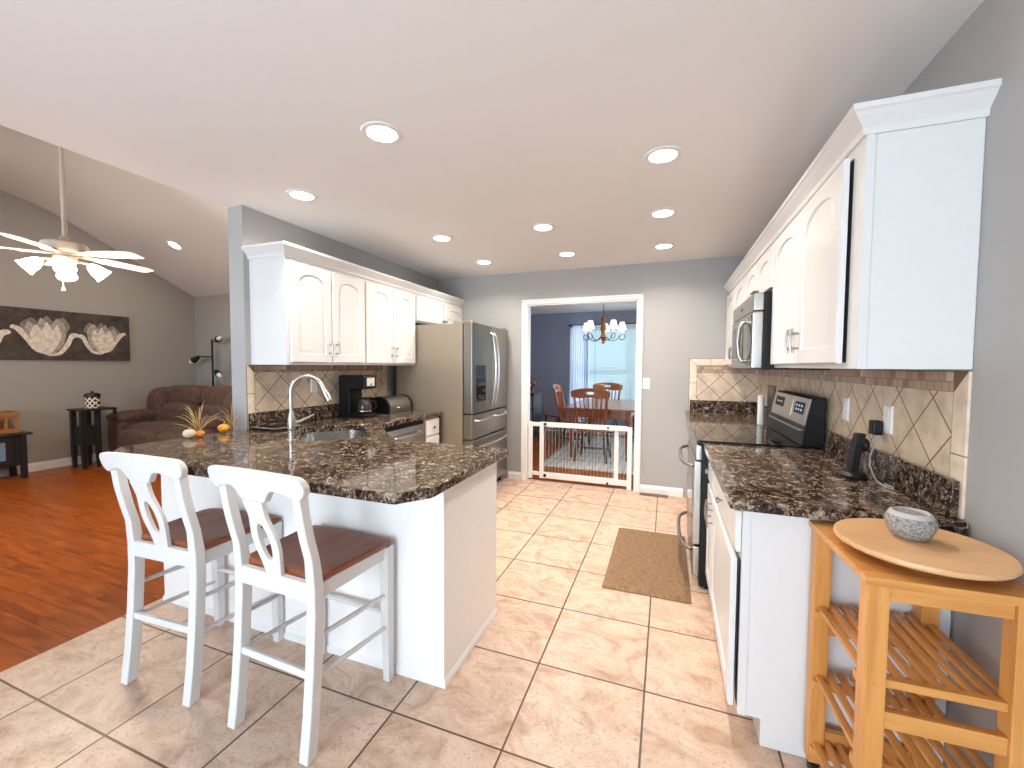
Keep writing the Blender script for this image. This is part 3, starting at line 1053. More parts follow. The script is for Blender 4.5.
d = door_panel(t, .237, .57, pl5, 0, .05)
knob(d, pl5, .03, .5)
# peninsula base
t = thing('peninsula_base', 'white panelled peninsula base carrying the granite breakfast bar', 'cabinet', (-1.8, 1.8, 0))
part('back_panel', B().box(-2.72, -.885, 1.513, 1.533, 0, .872, .001, 1), MT['panel'], t)
part('end_panel', B().box(-.885, -.865, 1.513, 2.092, 0, .872, .001, 1), MT['panel'], t)
part('end_panel', B().box(-2.72, -2.70, 1.534, 2.06, 0, .872, .001, 1), MT['panel'], t)
part('body', B().box(-2.69, -.89, 1.54, 2.06, .10, .60), MT['panel'], t)
part('kitchen_front', B().box(-1.62, -.89, 2.062, 2.08, .10, .872), MT['panel'], t)
b = B()
shoe = [(0, 0), (.011, 0), (.011, .01), (.007, .024), (0, .03)]
b.loft([[(p[0] + o_[0] * a, p[1] + o_[1] * a, z) for a, z in shoe] for p, o_ in zip([(-2.72, 1.513), (-.865, 1.513), (-.865, 2.092)], [(0, -1), (1, -1), (1, 0)])])
part('shoe_molding', b, MT['trim'], t)

# ------------------------------------------------------------------ granite
def slab_with_hole(outer, hole, z0, z1):
    b = B()
    bm = b.bm
    tops = []
    for z in (z1, z0):
        loops = []
        edges = []
        for lp in [outer] + ([hole] if hole else []):
            vs = [bm.verts.new((p[0], p[1], z)) for p in lp]
            es = [bm.edges.new((vs[i], vs[(i + 1) % len(vs)])) for i in range(len(vs))]
            loops.append(vs)
            edges += es
        bmesh.ops.triangle_fill(bm, use_beauty=True, use_dissolve=False, edges=edges)
        tops.append(loops)
    for k in range(len(tops[0])):
        A, Bq = tops[0][k], tops[1][k]
        n = len(A)
        for i in range(n):
            bm.faces.new([A[i], A[(i + 1) % n], Bq[(i + 1) % n], Bq[i]])
    return b


def rrect(hs, ht, r, k=6):
    pts = []
    for cx, cy, a0 in ((hs - r, ht - r, 0), (-hs + r, ht - r, 90), (-hs + r, -ht + r, 180), (hs - r, -ht + r, 270)):
        for i in range(k + 1):
            a = math.radians(a0 + 90 * i / k)
            pts.append((cx + r * math.cos(a), cy + r * math.sin(a)))
    return pts


SKC = (-2.135, 2.235)
c45 = math.sqrt(.5)
def sk(s_, t_):
    return (SKC[0] + (s_ - t_) * c45, SKC[1] + (s_ + t_) * c45)


hole = [sk(*p) for p in rrect(.205, .315, .10)]
outer = [(-2.832, 1.38), (-2.63, 1.227), (-.918, 1.227), (-.903, 1.230), (-.822, 1.340), (-.817, 1.356), (-.817, 2.148), (-1.58, 2.148), (-2.09, 2.66), (-2.09, 3.645), (-2.757, 3.645), (-2.757, 2.070), (-2.835, 2.070)]
ct = single('granite_countertop', slab_with_hole(outer, hole, .874, .914), MT['granite'],
            'brown granite counter of the peninsula bending along the left wall, with the sink in it', 'countertop', bev=.005)
single('granite_countertop', B().prism([(.235, 1.616), (.856, 1.616), (.856, 2.757), (.22, 2.757), (.22, 1.634)], 'xy', .874, .914), MT['granite'],
       'brown granite counter on the right, between the range and the wooden cart', 'countertop', bev=.005)
single('granite_countertop', B().prism([(.19, 3.568), (.856, 3.568), (.856, 4.682), (.19, 4.682)], 'xy', .874, .914), MT['granite'],
       'brown granite counter in the far right corner beyond the range', 'countertop', bev=.005)
single('granite_backsplash', B().box(.834, .8525, 1.66, 2.757, .9145, 1.03, .004), MT['granite'], 'low granite upstand along the right wall above the near counter', 'backsplash')
single('granite_backsplash', B().box(.834, .8525, 3.568, 4.66, .9145, 1.03, .004), MT['granite'], 'low granite upstand on the right wall beyond the range', 'backsplash')
single('granite_backsplash', B().box(.232, .8525, 4.661, 4.677, .9145, 1.03, .004), MT['granite'], 'low granite upstand on the back wall in the far right corner', 'backsplash')
single('granite_backsplash', B().box(-2.7525, -2.737, 2.078, 3.645, .9145, 1.03, .004), MT['granite'], 'low granite upstand along the left wall behind the coffee maker', 'backsplash')

# sink
t = thing('sink', 'stainless undermount sink bowl set in the corner of the granite counter', 'sink', (SKC[0], SKC[1], .72))
b = B()
rg = []
for hs, ht, r, z in ((.225, .335, .11, .873), (.204, .314, .10, .873), (.200, .310, .10, .80), (.188, .298, .10, .70), (.165, .275, .09, .683), (.03, .03, .02, .680)):
    rg.append([(*sk(*p), z) for p in rrect(hs, ht, r)])
b.loft(rg, cap=False)
b.bm.faces.new(b.bm.verts[-28:]) if False else None
sb = part('bowl', b, MT['stainh'], t)
part('drain', B().lathe([(.001, 0), (.03, 0), (.038, .006), (.03, .004), (.001, .002)], (SKC[0], SKC[1], .679), 20), MT['nickel'], t)

# faucet: spout arcs toward the bowl
FX, FY = -2.124, 1.88
t = thing('faucet', 'tall brushed nickel gooseneck faucet beside the sink', 'faucet', (FX, FY, .914))
part('base', B().lathe([(.001, 0), (.030, 0), (.030, .006), (.024, .010), (.022, .06), (.024, .065), (.024, .075), (.026, .10), (.023, .14), (.014, .175), (.013, .18), (.001, .18)], (FX, FY, .914), 24), MT['nickel'], t)
dirx, diry = .73, .68
pts = [(FX, FY, 1.08), (FX, FY, 1.17), (FX, FY, 1.215)]
R_ = .088
for i in range(1, 15):
    a = PI * i / 14 * 0.90
    pts.append((FX + dirx * R_ * (1 - math.cos(a)), FY + diry * R_ * (1 - math.cos(a)), 1.215 + R_ * math.sin(a)))
part('spout', B().tube(pts, .0125, 12), MT['nickel'], t)
p = Vector(pts[-1]); q = (Vector(pts[-1]) - Vector(pts[-2])).normalized()
sh = part('spray_head', B().tube([p, p + q * .02, p + q * .05, p + q * .095, p + q * .10], [.0135, .0145, .018, .021, .017], 14), MT['nickel'], t)
h0 = Vector((FX + .02 * dirx, FY + .02 * diry, 1.02))
part('handle', B().tube([(FX, FY, 1.025), (FX + .04 * dirx, FY + .04 * diry, 1.028), (FX + .10 * dirx, FY + .10 * diry, 1.055), (FX + .125 * dirx, FY + .125 * diry, 1.07)], [.012, .009, .007, .006], 10), MT['nickel'], t)

# ------------------------------------------------------------------ tile backsplashes
t = thing('tile_backsplash', 'beige diamond tile backsplash on the right wall with a mosaic band', 'backsplash', (.857, 3.1, 1.03))
part('diamond_field', B().box(.8545, XR - .0004, 1.72, 4.68, .93, 1.30), SPLY, t, smooth=False)
part('mosaic_band', B().box(.8535, XR - .0004, 1.72, 4.68, 1.3, 1.366), MOSY, t, smooth=False)
b = B()
b.prism([(1.650, .916), (1.715, .916), (1.715, 1.105), (1.650, 1.105)], 'yz', .853, XR - .0004)
part('border_tile', b, MT['border'], t, smooth=False)
part('border_tile', B().prism([(1.650, 1.109), (1.715, 1.109), (1.715, 1.300), (1.650, 1.366)], 'yz', .853, XR - .0004), MT['border'], t, smooth=False)
part('grout_line', B().box(.8548, XR - .0004, 1.651, 1.722, .915, 1.366), MT['grout'], t, smooth=False)
t = thing('tile_backsplash', 'beige diamond tile panel with a pale border on the back wall corner', 'backsplash', (.54, 4.683, 1.03))
part('diamond_field', B().box(.296, .8545, 4.6795, 4.685, 1.03, 1.311), SPLX, t, smooth=False)
part('mosaic_band', B().box(.296, .8535, 4.6785, 4.685, 1.313, 1.385), MOSX, t, smooth=False)
part('grout_line', B().box(.222, .8545, 4.6805, 4.6855, .915, 1.458), MT['grout'], t, smooth=False)
for k, (poly) in enumerate(([(.226, .916), (.292, .916), (.292, 1.205), (.226, 1.205)], [(.226, 1.209), (.292, 1.209), (.292, 1.387), (.226, 1.452)],
                            [(.230, 1.454), (.295, 1.390), (.42, 1.390), (.42, 1.454)], [(.424, 1.390), (.57, 1.390), (.57, 1.454), (.424, 1.454)])):
    part('border_tile', B().prism(poly, 'xz', 4.678, 4.685), MT['border'], t, smooth=False)
t = thing('tile_backsplash', 'beige diamond tile backsplash on the left wall behind the faucet', 'backsplash', (-2.757, 2.85, 1.03))
part('diamond_field', B().box(-2.7595, -2.7545, 2.135, 3.63, 1.02, 1.318), SPLYL, t, smooth=False)
part('mosaic_band', B().box(-2.7595, -2.7535, 2.135, 3.56, 1.32, 1.3715), MOSY, t, smooth=False)
part('grout_line', B().box(-2.7595, -2.7550, 2.076, 3.63, .915, 1.3715), MT['grout'], t, smooth=False)
for poly in ([(2.078, .916), (2.131, .916), (2.131, 1.165), (2.078, 1.165)], [(2.078, 1.169), (2.131, 1.169), (2.131, 1.315), (2.078, 1.3715)],
             [(3.565, 1.03), (3.63, 1.03), (3.63, 1.20), (3.565, 1.20)], [(3.565, 1.204), (3.63, 1.204), (3.63, 1.3715), (3.565, 1.3715)]):
    part('border_tile', B().prism(poly, 'yz', -2.7595, -2.753), MT['border'], t, smooth=False)


# outlets and switch
def plate(name, label, cat, place, loc, w_=.072, h_=.115, switch=False, group=None):
    t = thing(name, label, cat, loc, group)
    b = B()
    ring = lambda m, n: [place(-w_ / 2 + m, -h_ / 2 + m, n), place(w_ / 2 - m, -h_ / 2 + m, n), place(w_ / 2 - m, h_ / 2 - m, n), place(-w_ / 2 + m, h_ / 2 - m, n)]
    b.loft([ring(0, 0), ring(0, .003), ring(.006, .006)])
    part('cover', b, MT['white'], t, smooth=False)
    if switch:
        b = B().loft([[place(u, v, n) for u, v in ((-.016, -.033), (.016, -.033), (.016, .033), (-.016, .033))] for n in (.005, .009)])
        part('rocker', b, MT['white'], t, smooth=False)
    else:
        for s_ in (-.022, .022):
            b = B().loft([[place(u, s_ + v, n) for u, v in ((-.015, -.014), (.015, -.014), (.015, .014), (-.015, .014))] for n in (.005, .0075)])
            part('socket', b, MT['trim'], t, smooth=False)
    return t


PR = lambda y, z: (lambda u, v, n: (.8545 - n, y + u, z + v))
plate('wall_outlet', 'white wall outlet on the right backsplash nearer the range, nothing plugged in', 'outlet', PR(2.545, 1.165), (.8545, 2.545, 1.165))
plate('wall_outlet', 'white wall outlet on the right backsplash with the black charger plugged in', 'outlet', PR(2.12, 1.165), (.8545, 2.12, 1.165))
plate('wall_outlet', 'white wall outlet on the left backsplash beside the faucet', 'outlet', lambda u, v, n: (-2.7545 + n, 2.667 + u, 1.20 + v), (-2.7545, 2.667, 1.2))
plate('light_switch', 'white light switch on the back wall right of the dining room opening', 'switch', lambda u, v, n: (-.20 + u, YB - n, 1.19 + v), (-.20, YB, 1.19), switch=True)
t = thing('power_adapter', 'black power adapter plugged into the right wall outlet with its cord hanging', 'charger', (.83, 2.16, 1.12))
part('plug_body', B().box(.812, .846, 2.135, 2.185, 1.095, 1.155, .006), MT['black'], t)
cp = [(.83, 2.16, 1.096), (.83, 2.165, 1.05), (.826, 2.19, 1.0), (.822, 2.18, .96), (.818, 2.12, .92), (.805, 2.06, .918), (.800, 1.99, .918), (.812, 1.955, .918), (.825, 1.99, .918), (.815, 2.03, .920), (.803, 1.985, .923)]
part('cord', B().tube(cp, .003, 6), MT['cord'], t)
t = thing('cordless_phone', 'black cordless phone standing in its cradle on the right counter', 'phone', (.746, 2.13, .914))
part('cradle', B().lathe([(.001, 0), (.052, 0), (.054, .010), (.046, .022), (.03, .03), (.001, .032)], (.746, 2.13, .9145), 24, (.9, 1.15)), MT['black'], t)
b = B(); b.loft([[(.746 + dx + k * .02, 2.13 + dy, z) for dx, dy in ((-.014, -.024), (.010, -.024), (.014, -.018), (.014, .018), (.010, .024), (-.014, .024))] for z, k in ((.94, 0), (1.0, .3), (1.06, .7), (1.095, 1.0), (1.10, 1.1))])
part('handset', b, MT['black'], t)
part('speaker_bump', B().ball((.779, 2.115, 1.055), (.016, .022, .028)), MT['black'], t)

# ------------------------------------------------------------------ range
Y0, Y1 = 2.764, 3.560
t = thing('range', 'stainless steel and black electric range between the two right-hand counters', 'stove', (.52, 3.16, 0))
part('body', B().box(.215, .852, Y0, Y1, .015, .895, .004), MT['black'], t)
part('cooktop', B().prism([(.185, Y0 - .002), (.80, Y0 - .002), (.80, Y1 + .002), (.185, Y1 + .002)], 'xy', .896, .926), MT['blackgloss'], t, bev=.006)
part('front_rail', B().box(.180, .216, Y0, Y1, .80, .895, .008), MT['stain'], t)
dr = part('oven_door', B().box(.172, .214, Y0, Y1, .275, .795, .008), MT['stain'], t)
part('window', B().box(.1705, .175, Y0 + .12, Y1 - .12, .40, .66, .002), MT['blackgloss'], dr)
hp = []
for i in range(13):
    s_ = -1 + i / 6
    hp.append((.172 - .055 * (1 - s_ ** 6) - .012 * (1 - s_ * s_), (Y0 + Y1) / 2 + s_ * .36, .755))
part('handle', B().tube(hp, .012, 10), MT['stain'], dr)
dw = part('storage_drawer', B().box(.176, .214, Y0, Y1, .075, .262, .008), MT['stain'], t)
hp = [(x, y, .225) for x, y, z in hp]
part('handle', B().tube(hp, .012, 10), MT['stain'], dw)
part('kick_plate', B().box(.25, .27, Y0 + .01, Y1 - .01, 0, .075), MT['black'], t)
bgp = [(.728, .927), (.742, 1.045), (.768, 1.195), (.782, 1.205), (.838, 1.205), (.838, .927)]
bgd = part('backguard', B().prism(bgp, 'xz', Y0 + .002, Y1 - .002), MT['black'], t, bev=.004)
fn = Vector((-(1.195 - 1.045), 0, (.768 - .742))).normalized()
def bf(v, y, n):    # along the face from (.742,1.045) to (.768,1.195)
    return (.742 + (.026) * v + fn.x * n, y, 1.045 + .15 * v + fn.z * n)
cpn = part('control_panel', B().loft([[bf(0, Y0 + .004, .0), bf(1, Y0 + .004, 0), bf(1, Y1 - .004, 0), bf(0, Y1 - .004, 0)], [bf(0, Y0 + .004, .006), bf(1, Y0 + .004, .006), bf(1, Y1 - .004, .006), bf(0, Y1 - .004, .006)]]), MT['stain'], bgd, smooth=False)
for ya, yb, va, vb in ((Y0 + .07, Y0 + .25, .36, .82), (Y0 + .51, Y0 + .72, .42, .84)):
    part('display', B().loft([[bf(va, ya, n), bf(vb, ya, n), bf(vb, yb, n), bf(va, yb, n)] for n in (.005, .0085)]), MT['dark'], cpn, smooth=False)
b = B()
for i in range(3):
    for j in range(2):
        ya = Y0 + .10 + i * .05
        b.loft([[bf(.48 + j * .16, ya, n), bf(.55 + j * .16, ya, n), bf(.55 + j * .16, ya + .022, n), bf(.48 + j * .16, ya + .022, n)] for n in (.008, .0092)])
for i in range(3):
    ya = Y0 + .55 + i * .05
    b.loft([[bf(.60, ya, n), bf(.66, ya, n), bf(.66, ya + .02, n), bf(.60, ya + .02, n)] for n in (.008, .0092)])
part('display_marks', b, MT['ticks'], cpn, smooth=False)
part('center_panel', B().loft([[bf(.18, Y0 + .31, n), bf(.86, Y0 + .31, n), bf(.86, Y0 + .46, n), bf(.18, Y0 + .46, n)] for n in (.005, .008)]), MT['stain'], cpn, smooth=False)
part('lower_rail', B().box(.716, .740, Y0 + .02, Y1 - .02, 1.012, 1.026, .004), MT['stain'], bgd)
for bx, by, br in ((.35, 2.95, .105), (.35, 3.36, .085), (.60, 2.95, .085), (.60, 3.36, .105)):
    part('burner_ring', B().lathe([(br - .001, 0), (br + .001, 0), (br + .001, .0004), (br - .001, .0004), (br - .001, 0)], (bx, by, .926), 40), MT['dark'], t)

# ------------------------------------------------------------------ microwave
t = thing('microwave', 'stainless over-the-range microwave hanging under the short right cabinet', 'microwave', (.66, 3.16, 1.36))
part('body', B().box(.520, .852, Y0, Y1, 1.362, 1.812, .004), MT['black'], t)
fr = part('front_frame', B().box(.462, .521, Y0, Y1, 1.366, 1.700, .010), MT['stain'], t)
part('vent_panel', B().box(.466, .521, Y0, Y1, 1.704, 1.806, .008), MT['stain'], t)
part('window', B().box(.459, .465, 3.06, 3.50, 1.42, 1.65, .003), MT['blackgloss'], fr)
part('control_strip', B().box(.4605, .466, 2.785, 2.905, 1.385, 1.685, .002), MT['blackgloss'], fr)
part('badge', B().box(.4645, .468, 3.13, 3.19, 1.745, 1.765, .001), MT['black'], t)
part('handle', B().tube([(.465, 2.965, 1.41), (.440, 2.965, 1.415), (.424, 2.965, 1.45), (.416, 2.965, 1.533), (.424, 2.965, 1.615), (.440, 2.965, 1.65), (.465, 2.965, 1.655)], .013, 10), MT['stain'], fr)
# boards in the far corner
single('cutting_board', B().box(.755, .772, 3.60, 3.80, .9155, 1.235, .005), MT['darkwood'], 'dark narrow cutting board standing behind the range backguard', 'cutting board')
single('paper_towel_roll', B().lathe([(.010, 0), (.024, 0), (.024, .235), (.010, .235), (.010, 0)], (.715, 3.80, .916), 24), MT['white'], 'slim white upright roll standing beside the dark board beyond the range', 'paper roll')

# ------------------------------------------------------------------ refrigerator
FY0, FY1 = 3.660, 4.620
t = thing('refrigerator', 'stainless french-door refrigerator against the left wall by the back wall', 'refrigerator', (-2.3, 4.14, 0))
part('body', B().box(-2.66, -1.882, FY0, FY1, .03, 1.785, .006), MT['fridgeside'], t)
XF0, XF1 = -1.876, -1.775
FM = (FY0 + FY1) / 2
ld = part('door', B().box(XF0, XF1, FY0, FM - .003, .895, 1.80, .012, 3), MT['fridge'], t)
rd = part('door', B().box(XF0, XF1, FM + .003, FY1, .895, 1.80, .012, 3), MT['fridge'], t)
for o_, yy in ((ld, FM - .04), (rd, FM + .04)):
    hp = [(XF1, yy, 1.72), (XF1 + .03, yy, 1.715)] + [(XF1 + .03 + .038 * (1 - s_ * s_), yy, 1.34 - s_ * .365) for s_ in [-1 + i / 6 for i in range(13)]][::1][0:0]
    hp = [(XF1 - .002, yy, .965), (XF1 + .022, yy, .968)] + [(XF1 + .028 + .036 * (1 - s_ * s_), yy, 1.34 + s_ * .36) for s_ in [-1 + i / 7 for i in range(15)]] + [(XF1 + .022, yy, 1.712), (XF1 - .002, yy, 1.715)]
    part('handle', B().tube(hp, .0125, 10), MT['nickel'], o_)
dsp = part('dispenser', B().box(XF1 - .004, XF1 + .003, 3.745, 3.985, 1.01, 1.375, .003), MT['black'], ld)
part('dispenser_recess', B().box(XF1 + .001, XF1 + .0045, 3.765, 3.965, 1.03, 1.20), MT['blackgloss'], dsp)
part('dispenser_panel', B().box(XF1 + .001, XF1 + .006, 3.765, 3.965, 1.235, 1.36, .002), MT['blackgloss'], dsp)
for a, c in ((FY0, FM - .003), (FM + .003, FY1)):
    mdw = part('drawer', B().box(XF0, XF1, a, c, .64, .885, .012, 3), MT['fridge'], t)
    part('handle', B().tube([(XF1 - .002, a + .06, .825), (XF1 + .04, a + .065, .825), (XF1 + .045, (a + c) / 2, .825), (XF1 + .04, c - .065, .825), (XF1 - .002, c - .06, .825)], .012, 10), MT['nickel'], mdw)
fz = part('drawer', B().box(XF0, XF1, FY0, FY1, .09, .63, .012, 3), MT['fridge'], t)
hp = [(XF1 - .002, FY0 + .06, .56), (XF1 + .03, FY0 + .065, .56)] + [(XF1 + .035 + .025 * (1 - s_ * s_), FM + s_ * .41, .56) for s_ in [-1 + i / 5 for i in range(11)]] + [(XF1 + .03, FY1 - .065, .56), (XF1 - .002, FY1 - .06, .56)]
part('handle', B().tube(hp, .013, 10), MT['nickel'], fz)
part('toe_grille', B().box(-1.92, -1.85, FY0 + .01, FY1 - .01, .0, .085), MT['black'], t)
for a in (FY0 + .05, FY1 - .05):
    part('hinge_cover', B().box(-1.99, -1.80, a - .04, a + .04, 1.785, 1.815, .006), MT['fridgeside'], t)

# ------------------------------------------------------------------ bar stools
def make_stool(loc, label):
    t = thing('bar_stool', label, 'bar stool', loc, 'white bar stools', local=True)
    W = MT['stoolwhite']
    # rear legs and back posts in one curved piece; local y=0 is the rear leg foot line, +y toward counter
    for s in (-1, 1):
        prof = [(-.030, 0), (-.012, .15), (.002, .32), (.012, .50), (.012, .60), (.002, .70), (-.018, .78), (-.034, .86), (-.044, .94)]
        rg = []
        for y, z in prof:
            wx = .019 if z > .62 else .0205
            dp = .0215 if z < .65 else .018
            x = s * (.187 - .002 * z)
            rg.append([(x - wx, y - dp, z), (x + wx, y - dp, z), (x + wx, y + dp, z), (x - wx, y + dp, z)])
        part('rear_leg', B().loft(rg), W, t, bev=.004)
    for s in (-1, 1):
        rg = []
        for z, h in ((0, .0165), (.30, .020), (.60, .023)):
            x = s * (.196 + .004 * (1 - z))
            y = .372 + .010 * (1 - z)
            rg.append([(x - h, y - h, z), (x + h, y - h, z), (x + h, y + h, z), (x - h, y + h, z)])
        part('front_leg', B().loft(rg), W, t, bev=.003)
    # seat: saddle-shaped slab
    nx, ny = 14, 12
    def seat_pt(i, j, top):
        u, v = -1 + 2 * i / nx, j / ny
        hw = .198 + .032 * v
        y = .022 + .380 * v
        x = u * hw
        cr = 1 - .045 * max(0, abs(u) - .75) / .25 * (1 if v > .9 else 0)
        dz = -.012 * (1 - u * u) * math.sin(PI * min(1, max(0, (v - .02) / .9))) - (.010 * max(0, (v - .86) / .14) ** 2)
        y -= .018 * u * u * v
        return (x * cr, y, (.632 + dz) if top else .604)
    b = B()
    g = {}
    for top in (True, False):
        for i in range(nx + 1):
            for j in range(ny + 1):
                g[(i, j, top)] = b.bm.verts.new(seat_pt(i, j, top))
    for i in range(nx):
        for j in range(ny):
            b.bm.faces.new([g[(i, j, True)], g[(i + 1, j, True)], g[(i + 1, j + 1, True)], g[(i, j + 1, True)]])
            b.bm.faces.new([g[(i, j, False)], g[(i, j + 1, False)], g[(i + 1, j + 1, False)], g[(i + 1, j, False)]])
    per = [(i, 0) for i in range(nx)] + [(nx, j) for j in range(ny)] + [(i, ny) for i in range(nx, 0, -1)] + [(0, j) for j in range(ny, 0, -1)]
    for k in range(len(per)):
        a, c = per[k], per[(k + 1) % len(per)]
        b.bm.faces.new([g[(*a, True)], g[(*a, False)], g[(*c, False)], g[(*c, True)]])
    part('seat', b, MT['seat'], t, bev=.006)
    # aprons
    part('apron', B().box(-.172, .172, -.006, .016, .545, .612, .003), W, t)
    part('apron', B().box(-.178, .178, .362, .380, .545, .603, .003), W, t)
    for s in (-1, 1):
        part('apron', B().beam((s * .186, .02, .574), (s * .195, .362, .574), .018, .058), W, t, bev=.003)
    # stretchers
    part('stretcher', B().beam((-.185, -.006, .285), (.185, -.006, .285), .018, .028), W, t, bev=.004)
    for s in (-1, 1):
        part('stretcher', B().tube([(s * .187, -.002, .415), (s * .196, .19, .400), (s * .198, .376, .385)], [.008, .0105, .008], 10), W, t)
        part('stretcher', B().tube([(s * .187, -.008, .275), (s * .196, .19, .258), (s * .198, .378, .240)], [.008, .0105, .008], 10), W, t)
    part('stretcher', B().tube([(-.196, .377, .30), (.196, .377, .30)], .0105, 10), W, t)
    # crest rail: curved board with ears, lower edge dips at the splat
    K = 56
    rg = []
    for i in range(K + 1):
        u = -1 + 2 * i / K
        x = u * .238
        au = abs(u)
        top = 1.018 - .012 * u ** 2
        if au < .23:
            low = .902
        elif au < .44:
            q = (au - .23) / .21
            low = .902 + (.950 - .902) * math.sin(q * PI / 2)
        elif au < .70:
            low = .950 - .012 * ((au - .44) / .26) ** 2
        else:
            low = .938 - .010 * min(1, (au - .70) / .12)
        end = max(0.0, (au - .85) / .15)
        hh_ = math.sqrt(max(0.02, 1 - end * end))
        mid = (top + low) / 2 + .004 * end
        hh = (top - low) / 2 * hh_
        top, low = mid + hh, mid - hh
        yc = -.056 - .020 * (1 - u * u)          # bowed backward in the middle
        zt = lambda z: yc - (z - .95) * .25
        th = .0135
        rg.append([(x, zt(low) - th, low), (x, zt(top) - th, top), (x, zt(top) + th, top), (x, zt(low) + th, low)])
    part('crest_rail', B().loft(rg), W, t, bev=.004)
    # splat with oval keyhole
    def sp(side):
        pts = []
        for i in range(17):
            v = i / 16
            z = .606 + (.905 - .606) * v
            hw = .037 + .026 * math.exp(-((v - .45) / .30) ** 2) + .012 * max(0, (v - .8) / .2)
            pts.append((hw, z))
        return pts
    outl = sp(1)
    b = B()
    rings_o, rings_i = [], []
    O = [(hw, z) for hw, z in outl]
    tw, bw_ = outl[-1][0], outl[0][0]
    O += [(tw * (1 - 2 * i / 6), outl[-1][1]) for i in range(1, 6)]
    O += [(-hw, z) for hw, z in reversed(outl)]
    O += [(-bw_ * (1 - 2 * i / 6), outl[0][1]) for i in range(1, 6)]
    nO = len(O)
    cz, rz, rx = .742, .075, .027
    I = []
    for k, (x, z) in enumerate(O):
        a = -PI / 2 + 2 * PI * (k + 2.5) / nO
        I.append((rx * math.cos(a), cz + rz * math.sin(a)))
    def yb(z):
        return .006 - .084 * ((z - .60) / .32) ** 1.15 if z > .6 else .004
    def vv(p, dy):
        return b.bm.verts.new((p[0], yb(p[1]) + dy, p[1]))
    fo = [vv(p, -.008) for p in O]; bo = [vv(p, .008) for p in O]
    fi = [vv(p, -.008) for p in I]; bi = [vv(p, .008) for p in I]
    for k in range(nO):
        n = (k + 1) % nO
        b.bm.faces.new([fo[k], fo[n], fi[n], fi[k]])
        b.bm.faces.new([bo[n], bo[k], bi[k], bi[n]])
        b.bm.faces.new([fo[n], fo[k], bo[k], bo[n]])
        b.bm.faces.new([fi[k], fi[n], bi[n], bi[k]])
    part('splat', b, W, t, bev=.002)
    t.rotation_euler = (0, 0, -.035)
    return t


st = make_stool((-1.328, 1.090, 0), 'white bar stool with brown seat in front, nearest the camera')
dup(st, (-1.972, 1.094, 0), 'white bar stool with brown seat behind the nearer one, beside the plank floor', .045, group='white bar stools')

# ------------------------------------------------------------------ wooden cart on the right
RX0, RX1, RY0, RY1 = .476, .802, 1.258, 1.648
RT = .862
t = thing('kitchen_cart', 'honey-coloured wooden cart with slatted shelves at the end of the right counter', 'cart', (.626, 1.42, 0))
part('top', B().box(RX0 - .008, RX1 + .008, RY0 - .008, RY1 + .004, RT - .022, RT, .004), MT['corkx'], t)
LW = .046
for x in (RX0, RX1 - LW):
    for y in (RY0, RY1 - LW):
        part('leg', B().box(x, x + LW, y, y + LW, .055, RT - .022, .004), MT['cork'], t)
part('rail', B().box(RX0 + LW, RX1 - LW, RY0 + .008, RY0 + .03, .80, RT - .022, .003), MT['corkx'], t)
part('rail', B().box(RX0 + LW, RX1 - LW, RY1 - .03, RY1 - .008, .80, RT - .022, .003), MT['corkx'], t)
part('rail', B().box(RX0 + LW, RX1 - LW, RY0 + .006, RY0 + .028, .475, .520, .003), MT['corkx'], t)
part('rail', B().box(RX0 + LW, RX1 - LW, RY1 - .028, RY1 - .006, .49, .535, .003), MT['corkx'], t)
part('rail', B().box(RX0 + LW, RX1 - LW, RY1 - .028, RY1 - .006, .08, .16, .003), MT['corkx'], t)
part('rail', B().box(RX0 + LW, RX1 - LW, RY0 + .006, RY0 + .028, .08, .16, .003), MT['corkx'], t)
for zz in (.582, .350, .12):
    sh = part('shelf', B().box(RX0 + LW, RX1 - LW, RY0 + .010, RY0 + .030, zz - .004, zz + .018, .003), MT['corkx'], t)
    for ya in (RY0 + .047, RY1 - .067):
        part('crossbar', B().box(RX0 + .002, RX1 - .002, ya, ya + .020, zz - .026, zz, .002), MT['corkx'], sh)
    for k in range(9):
        xc = RX0 + .022 + k * (RX1 - RX0 - .044) / 8
        y0_, y1_ = (RY0 + .047, RY1 - .047) if k in (0, 8) else (RY0 + .030, RY1 - .012)
        b = B().prism([(xc - .011, zz + .001), (xc + .011, zz + .001), (xc + .011, zz + .010), (xc + .004, zz + .014), (xc - .011, zz + .012)], 'xz', y0_, y1_)
        part('slat', b, MT['corky'], sh, bev=.0015)
for x in (RX0 + LW / 2, RX1 - LW / 2):
    for y in (RY0 + LW / 2, RY1 - LW / 2):
        b = B().cyl((x - .011, y, .026), (x + .011, y, .026), .026, seg=20)
        b.box(x - .016, x + .016, y - .012, y + .012, .040, .056)
        part('caster', b, MT['black'], t)
part('dowel_cap', B().cyl((RX0 + .024, RY0 - .002, .585), (RX0 + .024, RY0 + .004, .585), .007, seg=14), MT['corkx'], t)
t.rotation_euler = (0, 0, .03)
